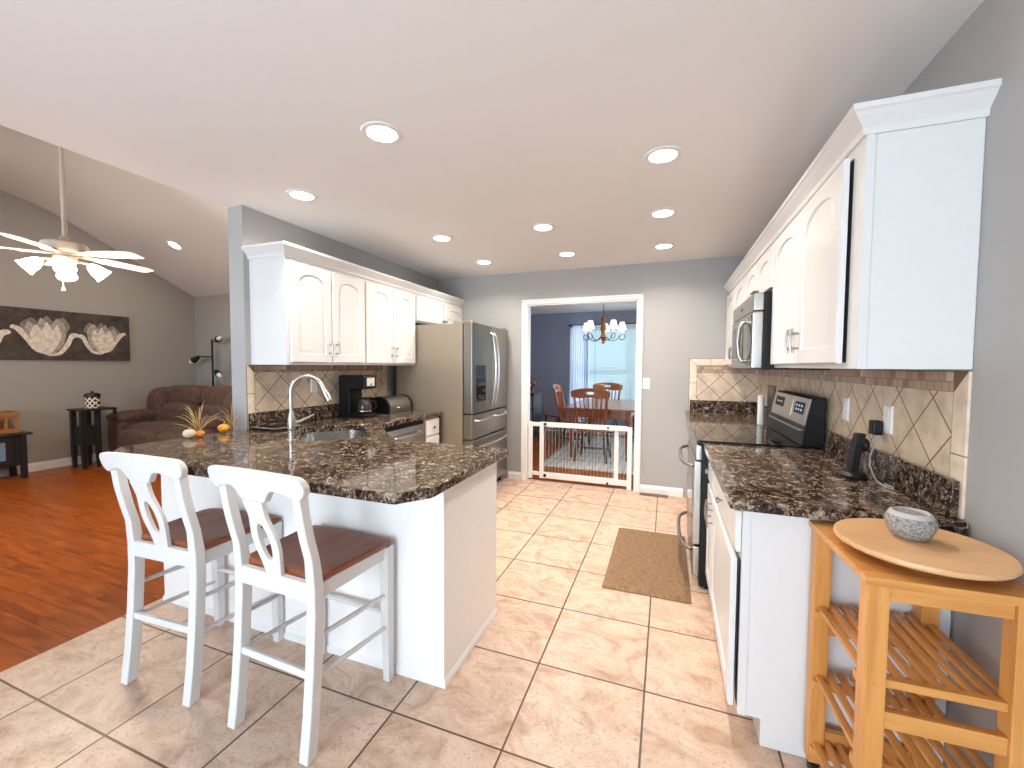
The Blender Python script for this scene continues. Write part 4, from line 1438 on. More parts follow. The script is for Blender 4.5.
# round board + bowl
BX, BY = .653, 1.431
t = thing('lazy_susan', 'round pale wooden turntable board lying on the cart', 'serving board', (BX, BY, RT))
part('plate', B().lathe([(.001, .022), (.166, .022), (.179, .025), (.183, .031), (.181, .039), (.173, .042), (.001, .0415)], (BX, BY, RT), 64), MT['board'], t)
part('foot', B().lathe([(.001, 0.0005), (.10, .0005), (.10, .012), (.07, .016), (.07, .022), (.001, .022)], (BX, BY, RT), 32), MT['board'], t)
t = thing('stone_bowl', 'small grey stone bowl standing on the round board', 'bowl', (.645, 1.452, .904))
BW = (.646, 1.456, .9038)
part('body', B().lathe([(.001, 0), (.030, 0), (.044, .012), (.053, .032), (.0555, .045), (.053, .058), (.047, .068)], BW, 40), MT['stone'], t)
part('rim', B().lathe([(.0515, .060), (.045, .0725), (.040, .075), (.036, .072), (.033, .062), (.030, .050), (.001, .046)], BW, 40), MT['stonesmooth'], t)

# ------------------------------------------------------------------ kitchen small things
b = B()
rg = []
for m_, z in ((0, .001), (.0, .006), (.03, .020), (.04, .021)):
    rg.append([(-.35 + m_, 2.56 + m_, z), (.165 - m_, 2.56 + m_, z), (.165 - m_, 3.57 - m_, z), (-.35 + m_, 3.57 - m_, z)])
b.loft(rg)
single('floor_mat', b, MT['mat'], 'brown cushioned floor mat in front of the range', 'mat', bev=.004)
b = B().box(-.245, .045, 4.59, 4.665, .0005, .006, .002)
for k in range(18):
    b.box(-.235 + k * .0155, -.229 + k * .0155, 4.60, 4.655, .006, .008)
single('floor_register', b, MT['vent'], 'brown metal floor register by the back wall baseboard', 'floor vent', smooth=False)

# coffee maker, faces +X
t = thing('coffee_maker', 'black drip coffee maker with a glass carafe on the left counter', 'coffee maker', (-2.56, 2.965, .914))
CY0, CY1 = 2.885, 3.05
part('housing', B().prism([(-2.70, .9155), (-2.42, .9155), (-2.42, .945), (-2.585, .952), (-2.585, 1.150), (-2.56, 1.165), (-2.43, 1.165), (-2.425, 1.175), (-2.425, 1.275), (-2.44, 1.285), (-2.69, 1.285), (-2.70, 1.275)], 'xz', CY0, CY1), MT['black'], t, bev=.006)
part('label_plate', B().box(-2.4255, -2.421, 2.92, 3.02, 1.19, 1.262, .002), MT['display'], t)
part('button', B().cyl((-2.422, 2.97, 1.205), (-2.417, 2.97, 1.205), .008, seg=12), MT['black'], t)
cf = part('carafe', B().lathe([(.001, 0), (.050, 0), (.062, .012), (.066, .045), (.060, .085), (.048, .105), (.048, .115), (.001, .116)], (-2.492, 2.967, .953), 28), MT['carafe'], t)
part('carafe_band', B().lathe([(.0645, .0), (.068, .0), (.068, .008), (.0645, .008), (.0645, 0)], (-2.492, 2.967, .968), 28), MT['nickel'], cf)
part('carafe_lid', B().lathe([(.001, 0), (.049, 0), (.049, .014), (.02, .022), (.001, .022)], (-2.492, 2.967, 1.069), 24), MT['black'], cf)
part('carafe_handle', B().tube([(-2.445, 2.985, 1.06), (-2.405, 3.0, 1.055), (-2.395, 3.005, 1.01), (-2.42, 2.995, .98)], .008, 8), MT['black'], cf)
# bread bin
t = thing('bread_bin', 'stainless roll-top bread bin with black ends on the left counter', 'bread bin', (-2.55, 3.42, .914))
pr = [(-2.66, .9155), (-2.43, .9155), (-2.425, .97)] + [(-2.545 + .12 * math.cos(a), .97 + .105 * math.sin(a)) for a in [PI * i / 12 for i in range(1, 9)]] + [(-2.66, 1.07)]
for ya, yb in ((3.225, 3.25), (3.585, 3.61)):
    part('end_cap', B().prism(pr, 'xz', ya, yb), MT['black'], t, bev=.003)
pr2 = [(-2.543 + (x + 2.543) * .97, .918 + (z - .918) * .97) for x, z in pr]
part('lid', B().prism(pr2, 'xz', 3.25, 3.585), MT['stain'], t)
part('lid_handle', B().tube([(-2.428, 3.36, .965), (-2.410, 3.365, .965), (-2.410, 3.47, .965), (-2.428, 3.475, .965)], .005, 8), MT['nickel'], t)
# dark tray with bright rim
t = thing('serving_tray', 'shallow black tray with a shiny rim on the counter by the wall end', 'tray', (-2.61, 2.17, .914))
part('pan', B().box(-2.725, -2.50, 2.085, 2.275, .9155, .930, .003), MT['black'], t)
part('rim', B().tube([(-2.73, 2.08, .932), (-2.495, 2.08, .932), (-2.495, 2.28, .932), (-2.73, 2.28, .932)], .006, 8, closed=True), MT['nickel'], t)
part('stand', B().tube([(-2.70, 2.12, .93), (-2.62, 2.16, .965), (-2.60, 2.24, .965), (-2.56, 2.25, .93)], .006, 8), MT['black'], t)


# gourds and dried grass on the bar
def gourd(label, c, r, mat, squash=.85):
    b = B()
    S, Rn = 40, 12
    rg = []
    for i in range(Rn + 1):
        ph = PI * i / Rn
        rr_ = max(math.sin(ph), .02)
        rg.append([(c[0] + r * rr_ * (1 + .06 * math.cos(8 * 2 * PI * k / S) * math.sin(ph)) * math.cos(2 * PI * k / S),
                    c[1] + r * rr_ * (1 + .06 * math.cos(8 * 2 * PI * k / S) * math.sin(ph)) * math.sin(2 * PI * k / S),
                    c[2] + r * squash * (1 - math.cos(ph)) - r * .12 * math.exp(-((ph - PI) / .4) ** 2)) for k in range(S)])
    b.loft(rg)
    t = thing('gourd', label, 'pumpkin', c)
    part('skin', b, mat, t)
    z = c[2] + r * squash * 2 - r * .16
    part('stem', B().tube([(c[0], c[1], z - .004), (c[0] + .004, c[1], z + .010), (c[0] + .010, c[1] + .002, z + .018)], [.006, .004, .003], 8), MT['straw'], t)
    return t


gourd('small cream pumpkin on the left end of the granite bar', (-2.765, 1.70, .915), .034, MT['cream'])
gourd('tiny orange pumpkin tucked against the cream one on the bar', (-2.742, 1.748, .915), .026, MT['orange'])
gourd('small amber gourd on the bar right beside the end of the partition wall', (-2.79, 1.93, .915), .034, MT['yellow'])


def grass(label, c, n, h, spread, lean):
    b = B()
    rnd = random.Random(hash(label) % 1000 if False else len(label))
    for k in range(n):
        a = 2 * PI * k / n + rnd.uniform(-.3, .3)
        s_ = spread * rnd.uniform(.3, 1.0)
        hh = h * rnd.uniform(.45, 1.0) * (1.15 - .6 * s_ / spread)
        dx, dy = math.cos(a) * s_, math.sin(a) * s_
        pts = [(c[0] + lean[0] * q * q + dx * q ** 1.4, c[1] + lean[1] * q * q + dy * q ** 1.4, c[2] + hh * math.sin(q * 1.45) ) for q in [i / 6 for i in range(7)]]
        b.tube(pts, [.0028, .003, .003, .0027, .0022, .0016, .0006], 5)
    return single('dried_grass', b, MT['straw'], label, 'dried grass', bev=0)


grass('spiky dried grass spray behind the cream pumpkin on the bar', (-2.80, 1.775, .915), 24, .26, .15, (-.01, 0))
grass('smaller dried grass spray beside the amber gourd by the wall end', (-2.815, 2.0, .915), 12, .20, .10, (-.02, -.02))

# ------------------------------------------------------------------ safety gate in the opening
GX0, GX1, GY = -1.545, -.340, 4.742
t = thing('baby_gate', 'white wire baby gate closing the dining room opening', 'gate', ((GX0 + GX1) / 2, GY, 0))
def bar(x0, x1, y0, y1, z0, z1):
    return B().box(x0, x1, y0, y1, z0, z1, .004)
b = bar(GX0, GX0 + .05, GY - .013, GY + .013, .02, .705)
part('post', b, MT['trim'], t)
part('post', bar(-1.40, -1.35, GY - .028, GY - .004, .035, .71), MT['trim'], t)
part('post', bar(-.535, -.485, GY + .001, GY + .022, .04, .69), MT['trim'], t)
part('post', bar(GX1 - .05, GX1, GY - .028, GY - .004, .0, .70), MT['trim'], t)
part('rail', bar(GX0 + .05, -.485, GY - .002, GY + .022, .65, .70), MT['trim'], t)
part('rail', bar(GX0 + .05, -.485, GY - .002, GY + .022, .06, .105), MT['trim'], t)
part('rail', bar(-1.35, GX1 - .05, GY - .028, GY - .005, .655, .71), MT['trim'], t)
part('rail', bar(-1.35, GX1 - .05, GY - .028, GY - .005, .04, .105), MT['trim'], t)
b = B()
for k in range(30):
    x = GX0 + .08 + k * (-.51 - GX0 - .08) / 29
    b.cyl((x, GY + .010, .08), (x, GY + .010, .67), .0014, seg=5)
for k in range(5):
    z = .18 + k * .10
    b.cyl((GX0 + .04, GY + .010, z), (-.50, GY + .010, z), .0014, seg=5)
part('wire_mesh', b, MT['black'], t)
b = B()
for k in range(24):
    x = -1.33 + k * (GX1 - .04 + 1.33) / 23
    b.cyl((x, GY - .016, .08), (x, GY - .016, .67), .0012, seg=5)
part('wire_mesh', b, MT['trim'], t)
for x, z in ((-1.33, .685), (-.60, .685), (-1.33, .075), (-.60, .055)):
    part('knob', B().cyl((x, GY - .045, z), (x, GY - .026, z), .017 if x < -1 else .011, seg=14), MT['black'], t)

# ------------------------------------------------------------------ dining room
single('area_rug', B().box(-1.62, .55, 5.42, 8.1, .001, .010, .003), MT['rug'], 'pale plaid area rug under the dining table', 'rug')
TX0, TX1, TY0, TY1 = -1.43, -.38, 5.98, 7.75
RZ = .0105
t = thing('dining_table', 'reddish wood dining table with turned legs on the pale rug', 'table', ((TX0 + TX1) / 2, (TY0 + TY1) / 2, RZ))
part('tabletop', B().box(TX0, TX1, TY0, TY1, .735, .765, .010, 3), MT['oak'], t)
part('apron', B().box(TX0 + .10, TX1 - .10, TY0 + .08, TY0 + .10, .62, .735).box(TX0 + .10, TX1 - .10, TY1 - .10, TY1 - .08, .62, .735).box(TX0 + .08, TX0 + .10, TY0 + .08, TY1 - .08, .62, .735).box(TX1 - .10, TX1 - .08, TY0 + .08, TY1 - .08, .62, .735), MT['oak'], t)
legp = [(.001, 0), (.024, 0), (.030, .03), (.022, .06), (.030, .10), (.036, .25), (.040, .38), (.028, .44), (.042, .48), (.042, .50), (.030, .52), (.046, .54), (.046, .724), (.001, .724)]
for x in (TX0 + .12, TX1 - .12):
    for y in (TY0 + .12, TY1 - .12):
        part('leg', B().lathe(legp, (x, y, RZ), 16), MT['oak'], t)


def dining_chair(loc, rotz, label, arms=False, mat='oak', seatmat='oak', legmat='oak'):
    t = thing('dining_chair', label, 'chair', loc, None, local=True, rotz=rotz)
    m = MT[mat]
    b = B()
    b.prism([(-.21, -.20), (.21, -.20), (.235, .10), (.22, .23), (-.22, .23), (-.235, .10)], 'xy', .425, .455)
    part('seat', b, MT[seatmat], t, bev=.010)
    turn = lambda p0, p1, k=1.0: B().tube([Vector(p0).lerp(Vector(p1), q) for q in (0, .1, .25, .45, .6, .72, .78, .84, 1)], [.012 * k, .016 * k, .020 * k, .024 * k, .019 * k, .013 * k, .020 * k, .014 * k, .016 * k], 12)
    for sx in (-1, 1):
        for sy in (-1, 1):
            part('leg', turn((sx * .225, sy * .225 - (0 if sy > 0 else .02), 0), (sx * .165, sy * .16, .43)), MT[legmat], t)
    part('stretcher', turn((-.20, 0, .16), (.20, 0, .16), .8), MT[legmat], t)
    for sx in (-1, 1):
        part('stretcher', turn((sx * .205, -.20, .17), (sx * .205, .20, .17), .8), MT[legmat], t)
    for sx in (-1, 1):
        part('back_post', B().tube([(sx * .19, -.175, .45), (sx * .205, -.215, .65), (sx * .225, -.265, .90), (sx * .235, -.285, .99)], [.016, .019, .017, .016], 12), m, t)
    for k in range(6):
        x = -.14 + k * .056
        part('spindle', B().tube([(x * .85, -.180, .45), (x * .95, -.222, .66), (x * 1.1, -.282, .925)], [.009, .012, .008], 8), m, t)
    # crest with a cut-out hand hold
    K = 20
    outs = []
    for i in range(K + 1):
        u = -1 + 2 * i / K
        outs.append((u * .275, 1.01 + .045 * (1 - u * u) - .012 * (abs(u) > .93) * 1 ))
    lows = []
    for i in range(K + 1):
        u = 1 - 2 * i / K
        lows.append((u * .265, .915 + .008 * math.cos(u * PI * 2)))
    O = outs + lows
    I = []
    for (x, z) in O:
        a = math.atan2((z - .985) / .06, x / .27)
        I.append((.062 * math.copysign(abs(math.cos(a)) ** .6, math.cos(a)), .985 + .020 * math.copysign(abs(math.sin(a)) ** .6, math.sin(a))))
    b = B()
    def yy(p):
        return -.285 - (p[1] - .95) * .28 - .02 * (1 - (p[0] / .27) ** 2)
    def vv(p, dy):
        return b.bm.verts.new((p[0], yy(p) + dy, p[1]))
    fo = [vv(p, -.011) for p in O]; bo = [vv(p, .011) for p in O]
    fi = [vv(p, -.011) for p in I]; bi = [vv(p, .011) for p in I]
    for k in range(len(O)):
        n = (k + 1) % len(O)
        b.bm.faces.new([fo[k], fo[n], fi[n], fi[k]])
        b.bm.faces.new([bo[n], bo[k], bi[k], bi[n]])
        b.bm.faces.new([fo[n], fo[k], bo[k], bo[n]])
        b.bm.faces.new([fi[k], fi[n], bi[n], bi[k]])
    part('crest_rail', b, m, t)
    return t


dc = dining_chair((-.985, 6.06, RZ + .003), 0, 'wooden spindle-back dining chair at the near end of the table, its back to the camera', legmat='darkoak')
dc['group'] = 'spindle-back dining chairs'
dup(dc, (-1.44, 6.86, RZ + .003), 'wooden spindle-back dining chair on the left side of the table, seen from the side', -PI / 2, group='spindle-back dining chairs')
dup(dc, (-1.03, 7.62, RZ + .003), 'wooden spindle-back dining chair at the far end of the table under the window', PI, group='spindle-back dining chairs')
t = thing('low_back_chair', 'low wooden chair with a bent hoop back by the dining room far wall', 'chair', (-1.96, 7.85, .0), local=True, rotz=-2.2)
part('seat', B().prism([(-.20, -.20), (.20, -.20), (.22, .05), (.20, .20), (-.20, .20), (-.22, .05)], 'xy', .40, .43), MT['oak'], t, bev=.008)
for sx in (-1, 1):
    for sy in (-1, 1):
        part('leg', B().tube([(sx * .20, sy * .20, .003), (sx * .18, sy * .18, .2), (sx * .16, sy * .16, .405)], [.014, .020, .016], 10), MT['darkoak'], t)
part('hoop_back', B().tube([(.20 * math.cos(a_), -.18 - .05 * math.sin(a_), .43 + .24 * math.sin(a_)) for a_ in [PI * i / 14 for i in range(15)]], .014, 10), MT['oak'], t)
part('stretcher', B().tube([(-.185, 0, .16), (.185, 0, .16)], .010, 8), MT['darkoak'], t)
for sx in (-1, 1):
    part('stretcher', B().tube([(sx * .185, -.18, .16), (sx * .185, .18, .16)], .010, 8), MT['darkoak'], t)

# chest on the left with a small ornament
t = thing('chest', 'dark chest of blue-grey drawers at the left edge of the dining room opening', 'chest', (-2.390, 7.0, 0))
part('carcass', B().box(-2.790, -2.120, 6.75, 7.25, .12, .88, .006), MT['blackpaint'], t)
part('top', B().box(-2.810, -2.095, 6.73, 7.27, .88, .905, .006), MT['blackpaint'], t)
for k in range(3):
    d = part('drawer', B().box(-2.760, -2.140, 6.738, 6.75, .16 + k * .24, .375 + k * .24, .004), MT['bluechest'], t)
    part('knob', B().ball((-2.240, 6.727, .27 + k * .24), .013, 10, 8), MT['black'], d)
for x in (-2.760, -2.150):
    for y in (6.78, 7.22):
        part('foot', B().tube([(x, y, 0), (x, y, .06), (x, y, .125)], [.015, .022, .028], 10), MT['blackpaint'], t)
t = thing('ornament', 'small copper and white ornament standing on the dining room chest', 'ornament', (-2.200, 6.9, .905))
part('base', B().lathe([(.001, 0), (.06, 0), (.05, .02), (.02, .04), (.03, .09), (.07, .16), (.06, .20), (.001, .21)], (-2.200, 6.9, .9055), 20), MT['gridled'], t)
part('finial', B().ball((-2.210, 6.86, 1.06), (.03, .03, .045), 12, 8), MT['white'], t)
part('arch', B().tube([(-2.20 + .09 * math.cos(a), 6.9, 1.06 + .10 * math.sin(a)) for a in [PI * i / 10 for i in range(11)]], .009, 8), MT['gridled'], t)

# blinds and curtain
t = thing('window_blind', 'white slatted blind lowered over the dining room window', 'blind', (-.55, 8.46, .4))
part('headrail', B().box(-1.60, .55, 8.44, 8.49, 2.12, 2.20, .004), MT['trim'], t)
b = B()
z = 2.10
k = 0
while z > .42:
    b.loft([[(-1.57, 8.458, z - .034), (.54, 8.458, z - .034), (.54, 8.480, z + .034), (-1.57, 8.480, z + .034)], [(-1.57, 8.460, z - .0345), (.54, 8.460, z - .0345), (.54, 8.482, z + .0335), (-1.57, 8.482, z + .0335)]])
    z -= .062
part('slats', b, MT['blind'], t, smooth=False)
part('bottom_rail', B().box(-1.57, .54, 8.45, 8.485, .385, .410, .004), MT['trim'], t)
for x in (-1.35, -.75, .0):
    part('ladder_cord', B().cyl((x, 8.449, .40), (x, 8.449, 2.13), .003, seg=6), MT['cord'], t)
b = B()
n = 60
front = [(-1.82 + .34 * i / n, 8.40 + .012 * math.sin(i / n * 2 * PI * 7)) for i in range(n + 1)]
ring = lambda z, k_: [(x, y + .0, z) for x, y in front] + [(x, y + .004, z) for x, y in reversed(front)]
b.loft([ring(.02, 0), ring(1.1, 0), ring(2.20, 0)])
single('sheer_curtain', b, MT['curtain'], 'sheer white curtain panel at the left side of the dining window', 'curtain')
t = thing('curtain_rod', 'thin dark curtain rod above the dining room window', 'curtain rod', (-.6, 8.40, 2.20))
part('rod', B().cyl((-1.90, 8.40, 2.205), (.75, 8.40, 2.205), .008, seg=10), MT['black'], t)
part('bracket', B().beam((-1.88, 8.40, 2.205), (-1.88, 8.499, 2.205), .012, .02), MT['black'], t)
part('bracket', B().beam((.73, 8.40, 2.205), (.73, 8.499, 2.205), .012, .02), MT['black'], t)

# chandelier
HX, HY = -.965, 6.8
t = thing('chandelier', 'bronze chandelier with five lit cream shades above the dining table', 'chandelier', (HX, HY, ZC))
part('canopy', B().lathe([(.001, 0), (.03, -.0), (.02, -.03), (.06, -.01), (.06, -.0005), (.001, -.0005)][::-1], (HX, HY, ZC), 20), MT['gridled'], t)
part('chain', B().cyl((HX, HY, 2.16), (HX, HY, ZC - .01), .005, seg=8), MT['black'], t)
part('column', B().lathe([(.001, 2.20), (.02, 2.19), (.045, 2.13), (.03, 2.06), (.05, 1.98), (.03, 1.90), (.05, 1.84), (.02, 1.78), (.03, 1.75), (.001, 1.73)], (HX, HY, 0), 16), MT['gridled'], t)
for k in range(5):
    a = 2 * PI * k / 5 + .35
    dx, dy = math.cos(a), math.sin(a)
    pts = []
    for q in [i / 12 for i in range(13)]:
        r_ = .03 + .27 * q
        zz = 1.86 - .10 * math.sin(q * PI) + .04 * q
        pts.append((HX + dx * r_, HY + dy * r_, zz))
    # scroll under the cup
    for i in range(12):
        th_ = i / 11 * 1.6 * PI
        pts.append((HX + dx * (.30 + .05 * math.sin(th_)), HY + dy * (.30 + .05 * math.sin(th_)), 1.845 + .05 * math.cos(th_) + .005))
    arm = part('arm', B().tube(pts, .006, 8), MT['black'], t)
    cx_, cy_ = HX + dx * .30, HY + dy * .30
    part('candle', B().cyl((cx_, cy_, 1.895), (cx_, cy_, 1.975), .013, seg=12), MT['bulb'], arm)
    part('lamp_shade', B().lathe([(.070, 0), (.052, .06), (.038, .12), (.036, .12), (.050, .06), (.068, 0), (.070, 0)], (cx_, cy_, 1.965), 24), MT['chshade'], t)
    l = bpy.data.lights.new('bulb', 'POINT'); l.energy = 5; l.color = (1, .82, .64); l.shadow_soft_size = .03
    o = bpy.data.objects.new('bulb', l); o.location = (cx_ - HX, cy_ - HY, 2.03 - ZC); o.parent = t; C.objects.link(o)

# ------------------------------------------------------------------ living room
# picture
PY0, PY1, PZ0, PZ1 = 1.90, 3.805, 1.415, 2.055
t = thing('wall_picture', 'wide charcoal canvas of three pale tulips on the living room wall', 'painting', (XV, (PY0 + PY1) / 2, PZ0))
part('canvas', B().box(XV + .002, XV + .045, PY0, PY1, PZ0, PZ1, .004), MT['canvas'], t)


def petal(yc, zc, pts, x, mat, name='painted_petal', par=None):
    b = B()
    b.prism([(yc + p[0], zc + p[1]) for p in pts], 'yz', XV + .0445, XV + .045 + x)
    return part(name, b, mat, par or t, smooth=False)


def smoothpoly(ctrl, k=6):
    n = len(ctrl)
    out = []
    for i in range(n):
        p0, p1, p2, p3 = ctrl[i - 1], ctrl[i], ctrl[(i + 1) % n], ctrl[(i + 2) % n]
        for j in range(k):
            q = j / k
            out.append(tuple(.5 * ((2 * p1[d_]) + (-p0[d_] + p2[d_]) * q + (2 * p0[d_] - 5 * p1[d_] + 4 * p2[d_] - p3[d_]) * q * q + (-p0[d_] + 3 * p1[d_] - 3 * p2[d_] + p3[d_]) * q ** 3) for d_ in (0, 1)))
    return out


for yc, s_, fl in ((2.31, 1.0, 1), (2.93, 1.0, 1), (3.48, .86, -1)):
    zc = 1.70
    S_ = lambda c: smoothpoly([(fl * x * s_, z * s_) for x, z in c])
    petal(yc, zc, S_([(-.05, -.14), (-.17, .03), (-.24, .14), (-.14, .24), (-.06, .18), (0, .28), (.07, .20), (.15, .27), (.22, .15), (.14, .02), (.05, -.14)]), .0012, MT['petaldark'])
    petal(yc, zc, S_([(0, -.21), (-.15, -.12), (-.20, .02), (-.17, .20), (-.10, .14), (-.05, .25), (.03, .16), (.10, .25), (.18, .14), (.16, -.06), (.08, -.18)]), .002, MT['petalgrey'])
    petal(yc, zc, S_([(-.02, -.20), (-.13, -.10), (-.15, .05), (-.10, .16), (-.05, .09), (0, .20), (.05, .10), (.10, .17), (.13, .05), (.10, -.08), (.04, -.18)]), .0028, MT['petal'])
    petal(yc, zc, S_([(.01, -.22), (-.12, -.17), (-.20, -.04), (-.28, .08), (-.32, .10), (-.30, .14), (-.22, .10), (-.15, -.03), (-.07, -.13), (.02, -.17)]), .0036, MT['petal'])
    petal(yc, zc, S_([(-.01, -.22), (.10, -.18), (.17, -.06), (.22, .06), (.29, .07), (.30, .03), (.25, 0), (.21, -.10), (.13, -.21), (.04, -.235)]), .0034, MT['petal'])

# console with crate
t = thing('console_cabinet', 'black console cabinet at the left edge with a glass door', 'console', (-7.3, 2.2, 0))
part('top', B().box(-7.47, -7.12, 1.70, 2.64, .520, .545, .006), MT['blackpaint'], t)
part('carcass', B().box(-7.45, -7.16, 1.76, 2.57, .16, .52, .004), MT['blackpaint'], t)
for x in (-7.43, -7.17):
    for y in (1.76, 2.57):
        part('leg', B().box(x - .025, x + .025, y - .025, y + .025, 0, .52, .004), MT['blackpaint'], t)
dd = part('door', B().box(-7.159, -7.145, 1.85, 2.48, .19, .50, .003), MT['blackpaint'], t)
part('glass_pane', B().box(-7.146, -7.142, 2.14, 2.42, .24, .45, .001), MT['bluechest'], dd)
part('muntin', B().box(-7.143, -7.138, 2.275, 2.29, .24, .45), MT['blackpaint'], dd)
t = thing('wooden_crate', 'amber slatted wooden crate standing on the black console', 'crate', (-7.3, 2.3, .545))
part('floor_board', B().box(-7.42, -7.20, 2.04, 2.54, .546, .56), MT['crate'], t)
for za, zb in ((.55, .60), (.735, .80)):
    part('rail', B().box(-7.20, -7.185, 2.03, 2.56, za, zb, .003), MT['crate'], t)
    part('rail', B().box(-7.43, -7.415, 2.03, 2.56, za, zb, .003), MT['crate'], t)
    part('rail', B().box(-7.42, -7.20, 2.545, 2.56, za, zb, .003), MT['crate'], t)
    part('rail', B().box(-7.42, -7.20, 2.03, 2.045, za, zb, .003), MT['crate'], t)
for k in range(7):
    y = 2.05 + k * .08
    part('slat', B().box(-7.203, -7.197, y - .012, y + .018, .59, .745, .002), MT['crate'], t)
part('back_board', B().box(-7.414, -7.410, 2.045, 2.545, .59, .745), MT['crate'], t)

# side table with jar
t = thing('side_table', 'tall black side table against the living room wall beside the sofa', 'side table', (-7.15, 3.2, 0))
part('top', B().box(-7.31, -6.99, 3.02, 3.40, .755, .780, .006), MT['blackpaint'], t)
for x in (-7.27, -7.05):
    for y in (3.065, 3.215):
        part('leg', B().loft([[(x - h, y - h, z), (x + h, y - h, z), (x + h, y + h, z), (x - h, y + h, z)] for z, h in ((0, .016), (.2, .024), (.755, .024))]), MT['blackpaint'], t)
dd = part('drawer_box', B().box(-7.28, -7.04, 3.055, 3.225, .30, .55, .004), MT['blackpaint'], t)
part('bracket', B().box(-7.03, -6.995, 3.365, 3.395, .68, .757, .003), MT['blackpaint'], t)
JX, JY = -7.14, 3.21
t = thing('patterned_jar', 'black and cream trellis patterned lidded jar on the side table', 'jar', (JX, JY, .78))
jo = part('body', B().lathe([(.001, 0), (.072, 0), (.075, .01), (.075, .14), (.07, .145), (.001, .145)], (JX, JY, .7805), 32), MT['trellis'], t)
jl = part('lid', B().lathe([(.001, 0), (.078, 0), (.082, .012), (.078, .045), (.05, .055), (.001, .056)], (JX, JY, .926), 32), MT['blackpaint'], t)
part('lid_knob', B().ball((JX, JY, .993), .016, 12, 8), MT['blackpaint'], jl)

# sofa: reclining loveseat
SX0, SX1, SY0, SY1 = -7.40, -5.30, 3.46, 4.40
t = thing('recliner_sofa', 'brown plush reclining sofa in the corner of the living room', 'sofa', ((SX0 + SX1) / 2, 4.0, 0))
S_ = MT['sofa']
part('base', B().box(SX0 + .1, SX1 - .1, SY0 + .10, SY1 - .12, .04, .36, .03, 3), S_, t)
for a, c in ((SX0, SX0 + .32), (SX1 - .32, SX1)):
    part('armrest', B().pillow(a, c, SY0 - .02, SY1 - .14, .05, .64, 5), S_, t)
    part('arm_pad', B().pillow(a - .02, c + .02, SY0 - .04, SY1 - .34, .53, .70, 3), S_, t)
w_ = (SX1 - SX0 - .52) / 2
for k in range(2):
    a = SX0 + .26 + k * w_
    part('seat_cushion', B().pillow(a + .005, a + w_ - .005, SY0 + .06, SY1 - .30, .30, .54, 4), S_, t)
    part('footrest', B().pillow(a + .01, a + w_ - .01, SY0 - .06, SY0 + .18, .10, .48, 3.2), S_, t)
    # leaning backrest: lower lumbar pillow and upper head pillow
    for nm, z0, z1, yo, th_ in (('back_cushion', .46, .80, 0, .26), ('head_cushion', .74, 1.06, .09, .26)):
        b = B().pillow(a + .012, a + w_ - .012, SY1 - .48 + yo, SY1 - .48 + yo + th_, z0, z1, 3.4)
        part(nm, b, S_, t)
    part('back_shell', B().pillow(a, a + w_, SY1 - .26, SY1, .20, 1.04, 5), S_, t)
for a in (SX0 + .03, SX1 - .41):
    part('back_wing', B().pillow(a, a + .38, SY1 - .52, SY1 - .06, .40, 1.02, 3), S_, t)

# floor lamp
LX, LY = -6.87, 4.60
t = thing('floor_lamp', 'black floor lamp with three spot arms behind the sofa', 'lamp', (LX, LY, 0))
part('base', B().lathe([(.001, 0), (.13, 0), (.13, .015), (.03, .03), (.001, .03)], (LX, LY, 0), 28), MT['black'], t)
part('pole', B().cyl((LX, LY, .02), (LX, LY, 1.77), .014, seg=12), MT['black'], t)
for z, sx, L_ in ((1.73, 1, .30), (1.49, -1, .27), (1.27, 1, .27)):
    e = (LX + sx * L_ * .7, LY - .08, z)
    arm = part('arm', B().tube([(LX, LY, z), (LX + sx * .1, LY - .03, z), e], .009, 8), MT['black'], t)
    tip = Vector(e) + Vector((sx * .17, -.04, .06 if z > 1.7 else -.10))
    part('spot_shade', B().tube([e, Vector(e).lerp(tip, .3), Vector(e).lerp(tip, .62)], [.020, .042, .050], 14), MT['black'], arm)
    part('bulb', B().tube([Vector(e).lerp(tip, .55), Vector(e).lerp(tip, .8), tip], [.036, .036, .015], 12), MT['bulb'], arm)

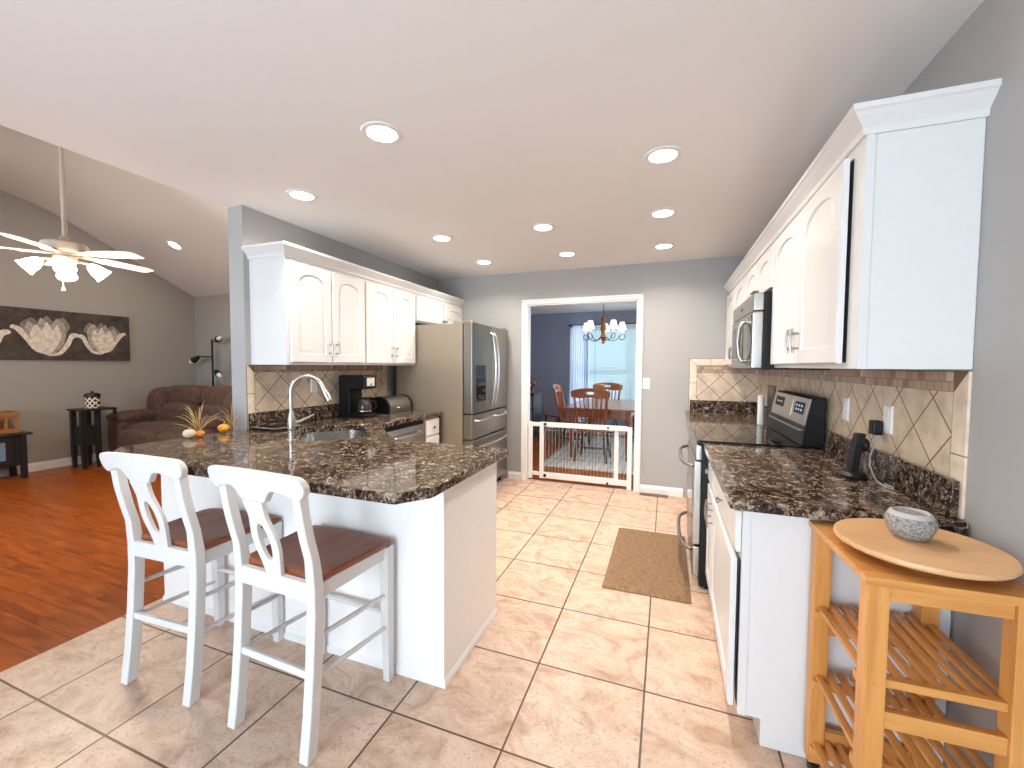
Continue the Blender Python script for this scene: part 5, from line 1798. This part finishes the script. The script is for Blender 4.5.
# ceiling fan
FXc, FYc, FZ = -4.72, 1.985, 2.30
t = thing('ceiling_fan', 'cream ceiling fan with lit glass shades hanging in the living room', 'ceiling fan', (FXc, FYc, FZ))
part('downrod', B().cyl((FXc, FYc, FZ + .10), (FXc, FYc, 3.448), .016, seg=12), MT['fan'], t)
part('canopy', B().lathe([(.001, -.10), (.03, -.10), (.07, -.03), (.075, -.001), (.001, -.001)], (FXc, FYc, 3.45), 24), MT['fan'], t)
part('motor', B().lathe([(.001, -.010), (.10, -.010), (.135, .0), (.142, .012), (.142, .060), (.132, .072), (.05, .076), (.035, .082), (.035, .115), (.022, .13), (.001, .13)], (FXc, FYc, FZ), 40), MT['fan'], t)
for k in range(5):
    a = math.radians(92 + 72 * k)
    dx, dy = math.cos(a), math.sin(a)
    px, py = -dy, dx
    prof = [(.10, .030), (.20, .034), (.24, .056), (.45, .066), (.58, .068), (.615, .058), (.63, .030)]
    top = []
    def bp_(r_, w2, tz):
        return (FXc + dx * r_ + px * w2, FYc + dy * r_ + py * w2, FZ - .012 + tz - w2 * .14 - r_ * .02)
    b = B()
    loop = [(r_, w2) for r_, w2 in prof] + [(r_, -w2) for r_, w2 in reversed(prof)]
    b.loft([[bp_(r_, w2, -.004) for r_, w2 in loop], [bp_(r_, w2, .004) for r_, w2 in loop]])
    bl = part('blade', b, MT['fan'], t, smooth=False)
    b = B().beam(bp_(.06, 0, -.008), bp_(.26, 0, -.008), .035, .008)
    part('blade_iron', b, MT['fan'], bl)
lk = part('light_kit', B().lathe([(.001, -.10), (.055, -.10), (.075, -.08), (.075, -.045), (.05, -.025), (.05, -.010), (.001, -.010)], (FXc, FYc, FZ), 28), MT['fan'], t)
for k in range(4):
    a = math.radians(-24 + 90 * k)
    dx, dy = math.cos(a), math.sin(a)
    p0 = Vector((FXc + dx * .065, FYc + dy * .065, FZ - .07))
    p1 = Vector((FXc + dx * .125, FYc + dy * .125, FZ - .075))
    d_ = Vector((dx * .75, dy * .75, -.66)).normalized()
    arm = part('light_arm', B().tube([p0, p1, p1 + d_ * .02], .012, 10), MT['fan'], lk)
    q = p1 + d_ * .015
    part('glass_shade', B().tube([q, q + d_ * .02, q + d_ * .06, q + d_ * .10, q + d_ * .125], [.020, .036, .050, .056, .066], 20), MT['shade'], lk)
    l = bpy.data.lights.new('bulb', 'POINT'); l.energy = 20; l.color = (1, .84, .66); l.shadow_soft_size = .05
    o = bpy.data.objects.new('bulb', l); o.location = q + d_ * .19 - Vector((FXc, FYc, FZ)); o.parent = t; C.objects.link(o)
for x_, L_ in ((-.02, .10), (.025, .19)):
    ch = part('pull_chain', B().cyl((FXc + x_, FYc - .03, FZ - .10), (FXc + x_, FYc - .03, FZ - .10 - L_), .0025, seg=6), MT['fan'], lk)
    part('chain_knob', B().tube([(FXc + x_, FYc - .03, FZ - .10 - L_), (FXc + x_, FYc - .03, FZ - .12 - L_), (FXc + x_, FYc - .03, FZ - .135 - L_)], [.004, .010, .013], 10), MT['white'], ch)
